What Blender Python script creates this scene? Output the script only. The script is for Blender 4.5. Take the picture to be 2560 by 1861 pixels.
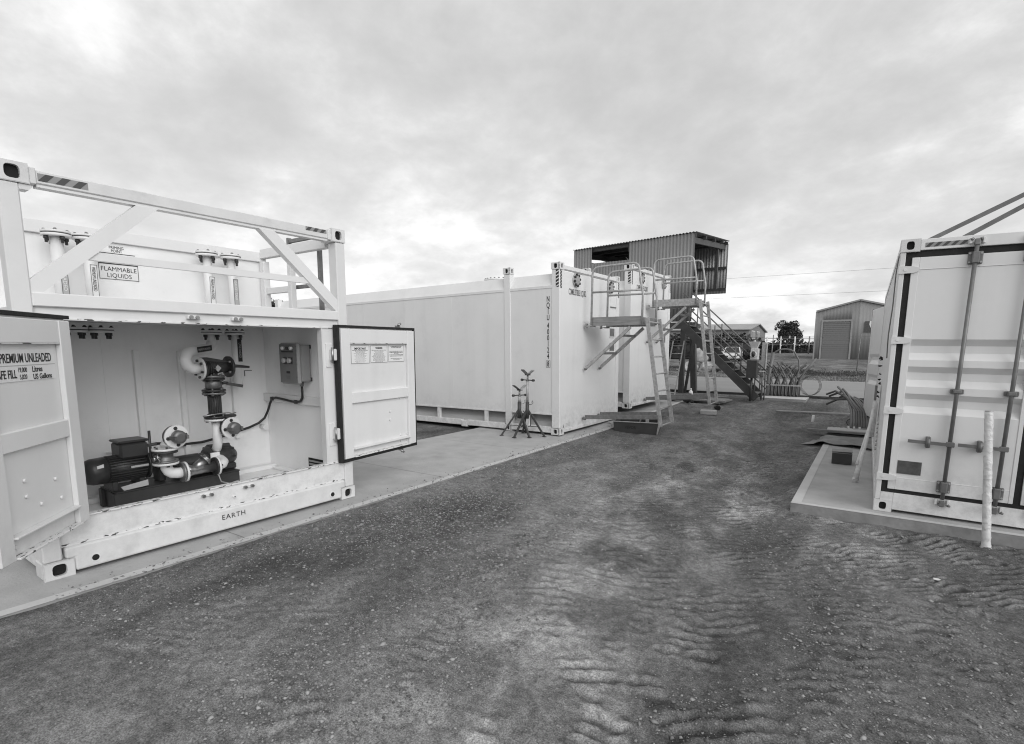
import bpy, math, random
import numpy as np
from mathutils import Matrix, Vector

random.seed(7)
RNG = np.random.default_rng(11)
S = bpy.context.scene
for o in list(bpy.data.objects):
    bpy.data.objects.remove(o)
C = S.collection

# ------------------------------------------------------------------ camera
cam = bpy.data.cameras.new('camera')
cam.sensor_fit = 'HORIZONTAL'
cam.sensor_width = 36.0
cam.lens = 18.789
cam.shift_x = 0.0001
cam.shift_y = 0.04549
cam.clip_start = 0.05
cam.clip_end = 3000
camo = bpy.data.objects.new('camera', cam)
C.objects.link(camo)
CR_ = Matrix(((0.829716, -0.076795, 0.552877), (0.558144, 0.102070, -0.823442), (0.006804, 0.991809, 0.127552)))
camo.matrix_world = Matrix.Translation((0, 0, 1.5047)) @ CR_.to_4x4()
S.camera = camo

# ------------------------------------------------------------------ world, sun, exposure
SUN_EL, SUN_AZ = math.radians(31), math.radians(116)      # azimuth clockwise from +Y
w = bpy.data.worlds.new('World')
S.world = w
w.use_nodes = True
nt = w.node_tree
nt.nodes.clear()
def wn(t, **k):
    n = nt.nodes.new(t)
    for a, b in k.items():
        setattr(n, a, b)
    return n
wl = nt.links.new
sky = wn('ShaderNodeTexSky', sky_type='NISHITA')
sky.sun_disc = False
sky.sun_elevation = SUN_EL
sky.sun_rotation = SUN_AZ
sky.air_density = 1.2
sky.dust_density = 3.0
bw = wn('ShaderNodeRGBToBW')
wl(sky.outputs[0], bw.inputs[0])
skym = wn('ShaderNodeMath', operation='MULTIPLY')
skym.inputs[1].default_value = 0.06
wl(bw.outputs[0], skym.inputs[0])
tc = wn('ShaderNodeTexCoord')
sep = wn('ShaderNodeSeparateXYZ')
wl(tc.outputs['Generated'], sep.inputs[0])
zc = wn('ShaderNodeMath', operation='MAXIMUM'); zc.inputs[1].default_value = 0.0
wl(sep.outputs[2], zc.inputs[0])
za = wn('ShaderNodeMath', operation='ADD'); za.inputs[1].default_value = 0.34
wl(zc.outputs[0], za.inputs[0])
dx = wn('ShaderNodeMath', operation='DIVIDE'); wl(sep.outputs[0], dx.inputs[0]); wl(za.outputs[0], dx.inputs[1])
dy = wn('ShaderNodeMath', operation='DIVIDE'); wl(sep.outputs[1], dy.inputs[0]); wl(za.outputs[0], dy.inputs[1])
cmb = wn('ShaderNodeCombineXYZ'); wl(dx.outputs[0], cmb.inputs[0]); wl(dy.outputs[0], cmb.inputs[1])
def cloud(scale, detail, rough, dist, loc, sx=1.0):
    m = wn('ShaderNodeMapping')
    m.inputs['Location'].default_value = loc
    m.inputs['Scale'].default_value = (1.0, sx, 1.0)
    m.inputs['Rotation'].default_value = (0, 0, 0.5)
    wl(cmb.outputs[0], m.inputs[0])
    n = wn('ShaderNodeTexNoise')
    n.inputs['Scale'].default_value = scale
    n.inputs['Detail'].default_value = detail
    n.inputs['Roughness'].default_value = rough
    n.inputs['Distortion'].default_value = dist
    wl(m.outputs[0], n.inputs[0])
    return n
n1 = cloud(1.7, 9, 0.56, 0.15, (3.1, 7.7, 0), 1.05)
n2 = cloud(4.4, 9, 0.60, 0.1, (11.0, 2.0, 4.0), 1.0)
mixc = wn('ShaderNodeMath', operation='MULTIPLY_ADD')
mixc.inputs[1].default_value = 0.52
wl(n1.outputs[0], mixc.inputs[0])
m2 = wn('ShaderNodeMath', operation='MULTIPLY'); m2.inputs[1].default_value = 0.48
wl(n2.outputs[0], m2.inputs[0]); wl(m2.outputs[0], mixc.inputs[2])
ramp = wn('ShaderNodeValToRGB')
ramp.color_ramp.interpolation = 'B_SPLINE'
cr = ramp.color_ramp.elements
cr[0].position = 0.34; cr[0].color = (0.50, 0.50, 0.50, 1)
cr[1].position = 0.68; cr[1].color = (1.10, 1.10, 1.10, 1)
e = cr.new(0.45); e.color = (0.58, 0.58, 0.58, 1)
e = cr.new(0.56); e.color = (0.70, 0.70, 0.70, 1)
wl(mixc.outputs[0], ramp.inputs[0])
hz_n = cloud(2.3, 7, 0.6, 0.1, (5.0, 1.0, 9.0), 1.0)
hz_r = wn('ShaderNodeMapRange', interpolation_type='SMOOTHSTEP')
for k_, v_ in (('From Min', 0.22), ('From Max', 0.03), ('To Min', 0.0), ('To Max', 1.0)): hz_r.inputs[k_].default_value = v_
wl(zc.outputs[0], hz_r.inputs[0])
hz_s = wn('ShaderNodeMapRange', interpolation_type='SMOOTHSTEP')
for k_, v_ in (('From Min', 0.42), ('From Max', 0.62), ('To Min', 0.03), ('To Max', 0.40)): hz_s.inputs[k_].default_value = v_
wl(hz_n.outputs[0], hz_s.inputs[0])
hz_m = wn('ShaderNodeMath', operation='MULTIPLY'); wl(hz_r.outputs[0], hz_m.inputs[0]); wl(hz_s.outputs[0], hz_m.inputs[1])
hz_a = wn('ShaderNodeMath', operation='ADD'); wl(ramp.outputs[0], hz_a.inputs[0]); wl(hz_m.outputs[0], hz_a.inputs[1])
addn = wn('ShaderNodeMath', operation='ADD')
wl(hz_a.outputs[0], addn.inputs[0]); wl(skym.outputs[0], addn.inputs[1])
bg = wn('ShaderNodeBackground'); bg.inputs[1].default_value = 0.91
wl(addn.outputs[0], bg.inputs[0])
wo = wn('ShaderNodeOutputWorld'); wl(bg.outputs[0], wo.inputs[0])

sun = bpy.data.lights.new('sun', 'SUN')
sun.energy = 1.2
sun.angle = math.radians(48)
sun.color = (1, 1, 1)
suno = bpy.data.objects.new('sun', sun)
C.objects.link(suno)
sd = Vector((math.sin(SUN_AZ) * math.cos(SUN_EL), math.cos(SUN_AZ) * math.cos(SUN_EL), math.sin(SUN_EL)))
suno.rotation_euler = sd.to_track_quat('Z', 'Y').to_euler()
suno.location = (0, 0, 30)

S.view_settings.view_transform = 'Standard'
S.view_settings.look = 'None'
S.view_settings.gamma = 1.0
S.view_settings.exposure = 0.0
S.view_settings.use_curve_mapping = False
S.render.engine = 'CYCLES'
S.cycles.pixel_filter_type = 'BLACKMAN_HARRIS'
S.cycles.filter_width = 1.1
S.cycles.max_bounces = 12
S.cycles.diffuse_bounces = 8

# ------------------------------------------------------------------ materials (all neutral: the photograph is monochrome)
MAT = {}
def mat(name, base, rough=0.5, metal=0.0, var=0.1, scale=4.0, bump=0.0, bscale=40.0, dirt=0.0, dscale=1.2, dcol=None,
        chips=0.0, runs=0.0, splash=0.0, coord='Object', island=0.0, spec=0.5, streak=None, detail=6.0):
    m = bpy.data.materials.new(name)
    m.use_nodes = True
    t = m.node_tree
    L = t.links.new
    b = t.nodes['Principled BSDF']
    b.inputs['Roughness'].default_value = rough
    b.inputs['Metallic'].default_value = metal
    b.inputs['Specular IOR Level'].default_value = spec
    tcn = t.nodes.new('ShaderNodeTexCoord')
    src = tcn.outputs[coord]
    if streak:
        mp = t.nodes.new('ShaderNodeMapping'); mp.inputs['Scale'].default_value = streak
        L(src, mp.inputs[0]); srcs = mp.outputs[0]
    else:
        srcs = src
    n = t.nodes.new('ShaderNodeTexNoise')
    n.inputs['Scale'].default_value = scale
    n.inputs['Detail'].default_value = detail
    n.inputs['Roughness'].default_value = 0.6
    L(srcs, n.inputs[0])
    mr = t.nodes.new('ShaderNodeMapRange')
    mr.inputs['From Min'].default_value = 0.25; mr.inputs['From Max'].default_value = 0.75
    mr.inputs['To Min'].default_value = base * (1 - var); mr.inputs['To Max'].default_value = base * (1 + var)
    L(n.outputs[0], mr.inputs[0])
    val = mr.outputs[0]
    if island:
        g = t.nodes.new('ShaderNodeNewGeometry')
        mi = t.nodes.new('ShaderNodeMapRange')
        mi.inputs['To Min'].default_value = 1 - island; mi.inputs['To Max'].default_value = 1 + island
        L(g.outputs['Random Per Island'], mi.inputs[0])
        mm = t.nodes.new('ShaderNodeMath'); mm.operation = 'MULTIPLY'
        L(val, mm.inputs[0]); L(mi.outputs[0], mm.inputs[1]); val = mm.outputs[0]
    if dirt:
        d = t.nodes.new('ShaderNodeTexNoise')
        d.inputs['Scale'].default_value = dscale; d.inputs['Detail'].default_value = 9; d.inputs['Roughness'].default_value = 0.68
        L(src, d.inputs[0])
        dr = t.nodes.new('ShaderNodeMapRange'); dr.interpolation_type = 'SMOOTHSTEP'
        dr.inputs['From Min'].default_value = 0.52; dr.inputs['From Max'].default_value = 0.78
        dr.inputs['To Max'].default_value = dirt
        L(d.outputs[0], dr.inputs[0])
        mx = t.nodes.new('ShaderNodeMix')
        L(dr.outputs[0], mx.inputs[0]); L(val, mx.inputs[2]); mx.inputs[3].default_value = dcol if dcol is not None else base * 0.45
        val = mx.outputs[0]
    if runs:
        d = t.nodes.new('ShaderNodeTexNoise')
        mp = t.nodes.new('ShaderNodeMapping'); mp.inputs['Scale'].default_value = (3.2, 3.2, 0.22)
        L(src, mp.inputs[0]); L(mp.outputs[0], d.inputs[0])
        d.inputs['Scale'].default_value = 1.0; d.inputs['Detail'].default_value = 7; d.inputs['Roughness'].default_value = 0.62
        dr = t.nodes.new('ShaderNodeMapRange'); dr.interpolation_type = 'SMOOTHSTEP'
        dr.inputs['From Min'].default_value = 0.50; dr.inputs['From Max'].default_value = 0.74; dr.inputs['To Max'].default_value = runs
        L(d.outputs[0], dr.inputs[0])
        mx = t.nodes.new('ShaderNodeMix')
        L(dr.outputs[0], mx.inputs[0]); L(val, mx.inputs[2]); mx.inputs[3].default_value = base * 0.5
        val = mx.outputs[0]
    if splash:
        sx_ = t.nodes.new('ShaderNodeSeparateXYZ'); L(src, sx_.inputs[0])
        zr = t.nodes.new('ShaderNodeMapRange'); zr.interpolation_type = 'SMOOTHSTEP'
        zr.inputs['From Min'].default_value = 0.75; zr.inputs['From Max'].default_value = 0.02
        L(sx_.outputs[2], zr.inputs[0])
        d = t.nodes.new('ShaderNodeTexNoise'); d.inputs['Scale'].default_value = 9; d.inputs['Detail'].default_value = 9; d.inputs['Roughness'].default_value = 0.75
        L(src, d.inputs[0])
        dr = t.nodes.new('ShaderNodeMapRange'); dr.inputs['From Min'].default_value = 0.42; dr.inputs['From Max'].default_value = 0.66; dr.inputs['To Max'].default_value = splash
        L(d.outputs[0], dr.inputs[0])
        pm_ = t.nodes.new('ShaderNodeMath'); pm_.operation = 'MULTIPLY'; L(zr.outputs[0], pm_.inputs[0]); L(dr.outputs[0], pm_.inputs[1])
        mx = t.nodes.new('ShaderNodeMix')
        L(pm_.outputs[0], mx.inputs[0]); L(val, mx.inputs[2]); mx.inputs[3].default_value = 0.22
        val = mx.outputs[0]
    if chips:
        d = t.nodes.new('ShaderNodeTexNoise')
        mp = t.nodes.new('ShaderNodeMapping'); mp.inputs['Scale'].default_value = (0.35, 1, 1)
        L(src, mp.inputs[0]); L(mp.outputs[0], d.inputs[0])
        d.inputs['Scale'].default_value = 62; d.inputs['Detail'].default_value = 5
        dr = t.nodes.new('ShaderNodeMapRange')
        dr.inputs['From Min'].default_value = 0.72 - chips * 0.14; dr.inputs['From Max'].default_value = 0.735 - chips * 0.14
        L(d.outputs[0], dr.inputs[0])
        mx = t.nodes.new('ShaderNodeMix')
        L(dr.outputs[0], mx.inputs[0]); L(val, mx.inputs[2]); mx.inputs[3].default_value = 0.06
        val = mx.outputs[0]
    cb = t.nodes.new('ShaderNodeCombineColor')
    for i in range(3):
        L(val, cb.inputs[i])
    L(cb.outputs[0], b.inputs['Base Color'])
    if bump:
        bn = t.nodes.new('ShaderNodeTexNoise')
        bn.inputs['Scale'].default_value = bscale; bn.inputs['Detail'].default_value = 8
        L(srcs, bn.inputs[0])
        bp = t.nodes.new('ShaderNodeBump'); bp.inputs['Strength'].default_value = bump; bp.inputs['Distance'].default_value = 0.02
        L(bn.outputs[0], bp.inputs['Height']); L(bp.outputs[0], b.inputs['Normal'])
    MAT[name] = m
    return m
mat('white_paint', 0.73, 0.40, var=0.045, scale=1.3, bump=0.06, bscale=5, dirt=0.20, dscale=2.1, dcol=0.42, runs=0.10, splash=0.38)
mat('white_chipped', 0.70, 0.45, var=0.05, scale=3, bump=0.06, bscale=16, dirt=0.3, dscale=4, dcol=0.32, chips=1.0)
mat('white_worn', 0.68, 0.45, var=0.06, scale=3, bump=0.06, bscale=14, dirt=0.34, dscale=3.4, dcol=0.34, runs=0.12, splash=0.18)
mat('cabinet_paint', 0.82, 0.5, var=0.05, scale=2, dirt=0.25, dscale=2.5, dcol=0.40, runs=0.15)
mat('pipe_white', 0.74, 0.4, var=0.05, scale=9, dirt=0.2, dscale=9)
mat('decal_white', 0.76, 0.5, var=0.02)
mat('decal_grey', 0.42, 0.5, var=0.05)
mat('ink', 0.02, 0.5, var=0.1)
mat('ink_grey', 0.16, 0.6, var=0.1)
mat('tape_dark', 0.06, 0.5, var=0.2)
mat('tape_light', 0.27, 0.45, var=0.1)
mat('rubber', 0.012, 0.75, var=0.3, scale=20, dirt=0.4, dscale=9, dcol=0.05, bump=0.2, bscale=40)
mat('dark_hole', 0.01, 0.9)
mat('black_iron', 0.036, 0.42, var=0.3, scale=14, bump=0.15, bscale=60)
mat('black_paint', 0.038, 0.38, var=0.2, scale=8, dirt=0.25, dscale=6, dcol=0.06)
mat('skid_paint', 0.035, 0.45, var=0.2, scale=8, dirt=0.3, dscale=5, dcol=0.09)
mat('steel', 0.38, 0.33, metal=0.9, var=0.2, scale=10, dirt=0.3, dscale=8, dcol=0.18)
mat('dull_steel', 0.22, 0.5, metal=0.7, var=0.25, scale=12, dirt=0.5, dscale=9, dcol=0.07)
mat('rod_steel', 0.17, 0.5, metal=0.35, var=0.25, scale=10, dirt=0.5, dscale=7, dcol=0.09)
mat('galvanised', 0.40, 0.55, metal=0.35, var=0.3, scale=22, dirt=0.55, dscale=7, dcol=0.16, detail=3)
mat('galv_dark', 0.20, 0.55, metal=0.3, var=0.3, scale=18, dirt=0.5, dscale=7, dcol=0.09)
mat('galv_worn', 0.27, 0.6, metal=0.3, var=0.35, scale=9, dirt=0.6, dscale=6, dcol=0.12, streak=(1, 0.3, 4))
mat('hopper_metal', 0.55, 0.5, var=0.15, scale=8)
mat('belly_grey', 0.44, 0.5, var=0.12, scale=3, dirt=0.35, dscale=2, dcol=0.25)
mat('box_grey', 0.27, 0.45, var=0.08, scale=6)
mat('box_lid', 0.17, 0.45, var=0.1, scale=6)
mat('cable', 0.02, 0.5, var=0.2)
mat('concrete', 0.39, 0.85, var=0.16, scale=3.0, bump=0.25, bscale=50, dirt=0.55, dscale=1.3, dcol=0.23, runs=0.0)
mat('concrete_edge', 0.26, 0.9, var=0.25, scale=6, bump=0.3, bscale=30, dirt=0.5, dscale=2, dcol=0.11)
mat('concrete_new', 0.52, 0.85, var=0.1, scale=3, bump=0.1, bscale=60, dirt=0.4, dscale=1.6, dcol=0.28)
mat('plywood', 0.42, 0.7, var=0.15, scale=3, streak=(1, 8, 1), dirt=0.4, dscale=2)
mat('timber', 0.20, 0.8, var=0.3, scale=4, streak=(1, 14, 1), bump=0.2, bscale=20)
mat('tarp', 0.17, 0.6, var=0.35, scale=5, dirt=0.6, dscale=3, dcol=0.26)
mat('wrap', 0.64, 0.3, var=0.18, scale=14, bump=0.6, bscale=30, dirt=0.5, dscale=8, dcol=0.36)
mat('corrugated', 0.23, 0.5, metal=0.25, var=0.12, scale=1.3, dirt=0.3, dscale=1.2, dcol=0.10)
mat('corrugated_light', 0.42, 0.5, metal=0.2, var=0.15, scale=1.3, dirt=0.4, dscale=1.5, dcol=0.16)
mat('hut_steel', 0.05, 0.55, var=0.3, scale=5, dirt=0.4, dscale=3, dcol=0.10)
mat('stair_steel', 0.045, 0.5, var=0.25, scale=5, dirt=0.3, dscale=3, dcol=0.08)
mat('hand_rail', 0.14, 0.5, metal=0.3, var=0.2, scale=9)
mat('tread', 0.12, 0.6, metal=0.3, var=0.3, scale=20)
mat('shed_wall', 0.25, 0.55, var=0.08, scale=0.8, dirt=0.2, dscale=0.6, dcol=0.15)
mat('shed_trim', 0.30, 0.55, var=0.08)
mat('shed_door', 0.18, 0.5, var=0.05)
mat('roof_sheet', 0.33, 0.5, var=0.12, scale=0.5, dirt=0.3, dscale=0.4)
mat('house_wall', 0.24, 0.7, var=0.08)
mat('glass_dark', 0.02, 0.08, var=0.1, spec=0.8)
mat('car_white', 0.72, 0.25, var=0.03)
mat('car_dark', 0.03, 0.5)
mat('rock', 0.42, 0.9, var=0.5, scale=2.2, bump=0.8, bscale=6, dirt=0.6, dscale=2.4, dcol=0.22)
mat('bark', 0.06, 0.9, var=0.4, scale=6)
mat('leaf_dark', 0.035, 0.6, var=0.3, scale=1.0, island=0.6)
mat('leaf_hedge', 0.040, 0.6, var=0.3, scale=1.0, island=0.7)
mat('grass_dry', 0.20, 0.8, var=0.3, scale=1.0, island=0.55)
mat('weeds', 0.06, 0.8, var=0.3, scale=1.0, island=0.5)
mat('road_seal', 0.27, 0.9, var=0.10, scale=0.6, bump=0.2, bscale=30, dirt=0.35, dscale=0.35, dcol=0.20, coord='Object', streak=(0.15, 1.4, 1))
mat('stones', 0.23, 0.85, var=0.25, scale=30, island=0.6)
mat('conduit', 0.14, 0.45, var=0.12, scale=6)
mat('conduit_dark', 0.085, 0.5, var=0.2, scale=6)
mat('plastic_white', 0.72, 0.4, var=0.04)
mat('tray_plastic', 0.04, 0.5, var=0.3, scale=5, dirt=0.3, dscale=4, dcol=0.06)
mat('wire', 0.12, 0.5)
mat('printed_dark', 0.08, 0.6, var=0.5, scale=12)

# ground: dusty yard, with its own dried-out and damp patches, and ripple shade painted in
def ground_mat():
    m = bpy.data.materials.new('yard_dirt'); m.use_nodes = True
    t = m.node_tree; L = t.links.new; b = t.nodes['Principled BSDF']
    b.inputs['Roughness'].default_value = 0.95; b.inputs['Specular IOR Level'].default_value = 0.2
    tcn = t.nodes.new('ShaderNodeTexCoord')
    def noise(scale, detail, rough, sc=(1, 1, 1), dist=0.0, rot=0.0):
        mp = t.nodes.new('ShaderNodeMapping'); mp.inputs['Scale'].default_value = sc; mp.inputs['Rotation'].default_value = (0, 0, rot)
        L(tcn.outputs['Object'], mp.inputs[0])
        n = t.nodes.new('ShaderNodeTexNoise'); n.inputs['Scale'].default_value = scale; n.inputs['Detail'].default_value = detail
        n.inputs['Roughness'].default_value = rough; n.inputs['Distortion'].default_value = dist
        L(mp.outputs[0], n.inputs[0]); return n.outputs[0]
    def rng(v, a, c, lo, hi, sm=True):
        r = t.nodes.new('ShaderNodeMapRange')
        if sm: r.interpolation_type = 'SMOOTHSTEP'
        r.inputs['From Min'].default_value = a; r.inputs['From Max'].default_value = c
        r.inputs['To Min'].default_value = lo; r.inputs['To Max'].default_value = hi
        L(v, r.inputs[0]); return r.outputs[0]
    def mul(a, c):
        r = t.nodes.new('ShaderNodeMath'); r.operation = 'MULTIPLY'; L(a, r.inputs[0]); L(c, r.inputs[1]); return r.outputs[0]
    big = rng(noise(0.55, 6, 0.6, (1.5, 0.55, 1), 0.3), 0.34, 0.68, 0.088, 0.203)
    mid = rng(noise(3.2, 8, 0.66, (1.2, 0.8, 1), 0.4), 0.3, 0.72, 0.78, 1.32)
    fine = rng(noise(24, 6, 0.7), 0.3, 0.7, 0.70, 1.34)
    grit = rng(noise(130, 3, 0.6), 0.3, 0.7, 0.60, 1.45)
    v = mul(mul(mul(big, mid), fine), grit)
    # ripple light and shade painted into the colour: pale tyre-lug bars, darker grit between
    an = t.nodes.new('ShaderNodeAttribute'); an.attribute_name = 'lug_shade'
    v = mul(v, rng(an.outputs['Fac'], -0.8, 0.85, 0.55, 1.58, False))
    an = t.nodes.new('ShaderNodeAttribute'); an.attribute_name = 'dust'
    v = mul(v, rng(an.outputs['Fac'], 0.0, 1.0, 0.93, 1.72, False))
    # pale grains
    vo = t.nodes.new('ShaderNodeTexVoronoi'); vo.inputs['Scale'].default_value = 60
    L(tcn.outputs['Object'], vo.inputs[0])
    gmask = rng(vo.outputs['Distance'], 0.16, 0.24, 1.0, 0.0)
    sp = t.nodes.new('ShaderNodeSeparateColor'); L(vo.outputs['Color'], sp.inputs[0])
    pick = rng(sp.outputs[0], 0.90, 0.93, 0.0, 1.0)
    gm = mul(gmask, pick)
    mx = t.nodes.new('ShaderNodeMix'); L(gm, mx.inputs[0]); L(v, mx.inputs[2]); mx.inputs[3].default_value = 0.40
    cb = t.nodes.new('ShaderNodeCombineColor')
    for i in range(3): L(mx.outputs[0], cb.inputs[i])
    L(cb.outputs[0], b.inputs['Base Color'])
    bn = noise(45, 10, 0.72)
    bp = t.nodes.new('ShaderNodeBump'); bp.inputs['Strength'].default_value = 0.9; bp.inputs['Distance'].default_value = 0.02
    L(bn, bp.inputs['Height']); L(bp.outputs[0], b.inputs['Normal'])
    MAT['yard_dirt'] = m
ground_mat()

# ------------------------------------------------------------------ mesh helpers
OFF = None          # origin of the thing being built, in the frame its shapes are written in
class MB:
    def __init__(s):
        s.v = []; s.f = []; s.sm = []
    def _conv(s, verts, faces, smooth=False):
        c = sum((Vector(x) for x in verts), Vector()) / len(verts)
        o = len(s.v); s.v += [tuple(x) for x in verts]
        for f in faces:
            p = [Vector(verts[i]) for i in f]
            n = Vector()
            for i in range(1, len(p) - 1):
                n += (p[i] - p[0]).cross(p[i + 1] - p[0])
            m = sum(p, Vector()) / len(p)
            if n.dot(m - c) < 0: f = f[::-1]
            s.f.append([o + i for i in f]); s.sm.append(smooth)
        return s
    def box(s, x0, x1, y0, y1, z0, z1, c=0.0):
        if x1 < x0: x0, x1 = x1, x0
        if y1 < y0: y0, y1 = y1, y0
        if z1 < z0: z0, z1 = z1, z0
        if c <= 0:
            v = [(x, y, z) for x in (x0, x1) for y in (y0, y1) for z in (z0, z1)]
            return s._conv(v, [(0, 1, 3, 2), (4, 5, 7, 6), (0, 1, 5, 4), (2, 3, 7, 6), (0, 2, 6, 4), (1, 3, 7, 5)])
        c = min(c, 0.45 * min(x1 - x0, y1 - y0, z1 - z0))
        v = []; idx = {}
        for i, x in enumerate((x0, x1)):
            for j, y in enumerate((y0, y1)):
                for k, z in enumerate((z0, z1)):
                    sx, sy, sz = (c if i == 0 else -c), (c if j == 0 else -c), (c if k == 0 else -c)
                    for a, p in enumerate(((x, y + sy, z + sz), (x + sx, y, z + sz), (x + sx, y + sy, z))):
                        idx[i, j, k, a] = len(v); v.append(p)
        F = []
        for i in (0, 1):
            F.append([idx[i, j, k, 0] for j, k in ((0, 0), (1, 0), (1, 1), (0, 1))])
            F.append([idx[j, i, k, 1] for j, k in ((0, 0), (1, 0), (1, 1), (0, 1))])
            F.append([idx[j, k, i, 2] for j, k in ((0, 0), (1, 0), (1, 1), (0, 1))])
        for i in (0, 1):
            for j in (0, 1):
                F.append([idx[i, j, 0, 0], idx[i, j, 0, 1], idx[i, j, 1, 1], idx[i, j, 1, 0]])
                F.append([idx[i, 0, j, 0], idx[i, 0, j, 2], idx[i, 1, j, 2], idx[i, 1, j, 0]])
                F.append([idx[0, i, j, 1], idx[0, i, j, 2], idx[1, i, j, 2], idx[1, i, j, 1]])
                for k in (0, 1):
                    F.append([idx[i, j, k, a] for a in range(3)])
        return s._conv(v, F)
    def prism(s, poly, plane, a, b):
        def p3(p, t):
            return (p[0], t, p[1]) if plane == 'xz' else ((p[0], p[1], t) if plane == 'xy' else (t, p[0], p[1]))
        n = len(poly); v = [p3(p, a) for p in poly] + [p3(p, b) for p in poly]
        area = sum(poly[i][0] * poly[(i + 1) % n][1] - poly[(i + 1) % n][0] * poly[i][1] for i in range(n))
        o = len(s.v); s.v += v
        flip = (area > 0) == (b > a)
        if plane == 'xz': flip = not flip
        lo = list(range(n)); hi = [n + i for i in range(n)]
        F = [lo[::-1], hi] + [[i, (i + 1) % n, n + (i + 1) % n, n + i] for i in range(n)]
        for f in F:
            s.f.append([o + i for i in (f if flip else f[::-1])]); s.sm.append(False)
        return s
    def tube(s, pts, r, n=8, caps=True, closed=False):
        P = [Vector(p) for p in pts]; R = r if isinstance(r, (list, tuple)) else [r] * len(P)
        rings = []; prev = None
        m = len(P)
        for i, p in enumerate(P):
            if closed: t = (P[(i + 1) % m] - P[i - 1])
            else: t = (P[min(i + 1, m - 1)] - P[max(i - 1, 0)])
            if t.length < 1e-9: t = Vector((0, 0, 1))
            t.normalize()
            if prev is None:
                a = Vector((0, 0, 1)) if abs(t.z) < 0.9 else Vector((1, 0, 0))
                u = t.cross(a).normalized()
            else:
                u = (prev - t * prev.dot(t))
                if u.length < 1e-6: u = t.orthogonal()
                u.normalize()
            prev = u; q = t.cross(u)
            o = len(s.v)
            for k in range(n):
                an = 2 * math.pi * k / n
                s.v.append(tuple(p + (u * math.cos(an) + q * math.sin(an)) * R[i]))
            rings.append(o)
        rr = list(zip(rings[:-1], rings[1:])) + ([(rings[-1], rings[0])] if closed else [])
        for a, b in rr:
            for k in range(n):
                s.f.append([a + k, a + (k + 1) % n, b + (k + 1) % n, b + k]); s.sm.append(n > 5)
        if caps and not closed:
            s.f.append([rings[0] + k for k in range(n)][::-1]); s.sm.append(False)
            s.f.append([rings[-1] + k for k in range(n)]); s.sm.append(False)
        return s
    def cyl(s, p0, p1, r0, r1=None, n=14):
        return s.tube([p0, p1], [r0, r0 if r1 is None else r1], n)
    def bar(s, p0, p1, wd, th, up=(0, 0, 1)):
        p0, p1 = Vector(p0), Vector(p1); t = (p1 - p0).normalized(); u = t.cross(Vector(up))
        if u.length < 1e-6: u = t.orthogonal()
        u.normalize(); q = u.cross(t)
        v = [tuple(p + u * a * wd / 2 + q * b * th / 2) for p in (p0, p1) for a in (-1, 1) for b in (-1, 1)]
        return s._conv(v, [(0, 1, 3, 2), (4, 5, 7, 6), (0, 1, 5, 4), (2, 3, 7, 6), (0, 2, 6, 4), (1, 3, 7, 5)])
    def quad(s, *p):
        o = len(s.v); s.v += [tuple(x) for x in p]; s.f.append([o + i for i in range(len(p))]); s.sm.append(False); return s
    def build(s, name, m, parent=None, loc=None, rot=None, kind=None):
        me = bpy.data.meshes.new(name)
        me.from_pydata([(a - OFF[0], b - OFF[1], c - OFF[2]) for a, b, c in s.v] if OFF else s.v, [], s.f)
        me.polygons.foreach_set('use_smooth', s.sm)
        me.materials.append(MAT[m] if isinstance(m, str) else m)
        me.update()
        o = bpy.data.objects.new(name, me); C.objects.link(o)
        if parent is not None: o.parent = parent
        if loc is not None: o.location = loc
        if rot is not None: o.rotation_euler = rot
        if kind: o['kind'] = kind
        return o
def B(*a, **k): return MB().box(*a, **k)
def T(*a, **k): return MB().tube(*a, **k)
def tag(o, label, cat, group=None):
    o['label'] = label; o['category'] = cat
    if group: o['group'] = group
    return o
def thing(name, label, cat, loc=(0, 0, 0), rot=(0, 0, 0), group=None):
    o = bpy.data.objects.new(name, None); o.empty_display_size = 0.1; C.objects.link(o)
    o.location = loc; o.rotation_euler = rot
    return tag(o, label, cat, group)
def text(name, s, size, m, parent, loc, rot=(math.pi / 2, 0, 0), sx=1.0, align='LEFT', space=1.0, bold=0.0, line=1.0):
    cu = bpy.data.curves.new('t', 'FONT'); cu.body = s; cu.size = size; cu.align_x = align; cu.align_y = 'BOTTOM_BASELINE' if '\n' not in s else 'TOP'
    cu.space_character = space; cu.space_line = line
    cu.offset = bold; cu.extrude = 0.0006; cu.resolution_u = 3
    to = bpy.data.objects.new('t', cu); C.objects.link(to)
    bpy.context.view_layer.update()
    me = bpy.data.meshes.new_from_object(to.evaluated_get(bpy.context.evaluated_depsgraph_get()))
    bpy.data.objects.remove(to); bpy.data.curves.remove(cu)
    me.materials.clear(); me.materials.append(MAT[m])
    o = bpy.data.objects.new(name, me); C.objects.link(o)
    if OFF: loc = (loc[0] - OFF[0], loc[1] - OFF[1], loc[2] - OFF[2])
    o.parent = parent; o.location = loc; o.rotation_euler = rot; o.scale = (sx, 1, 1)
    return o
def arc(c, r, a0, a1, n, plane='xz', y=0.0):
    out = []
    for i in range(n + 1):
        a = a0 + (a1 - a0) * i / n
        p = (c[0] + r * math.cos(a), c[1] + r * math.sin(a))
        out.append((p[0], y, p[1]) if plane == 'xz' else ((p[0], p[1], y) if plane == 'xy' else (y, p[0], p[1])))
    return out
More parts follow.
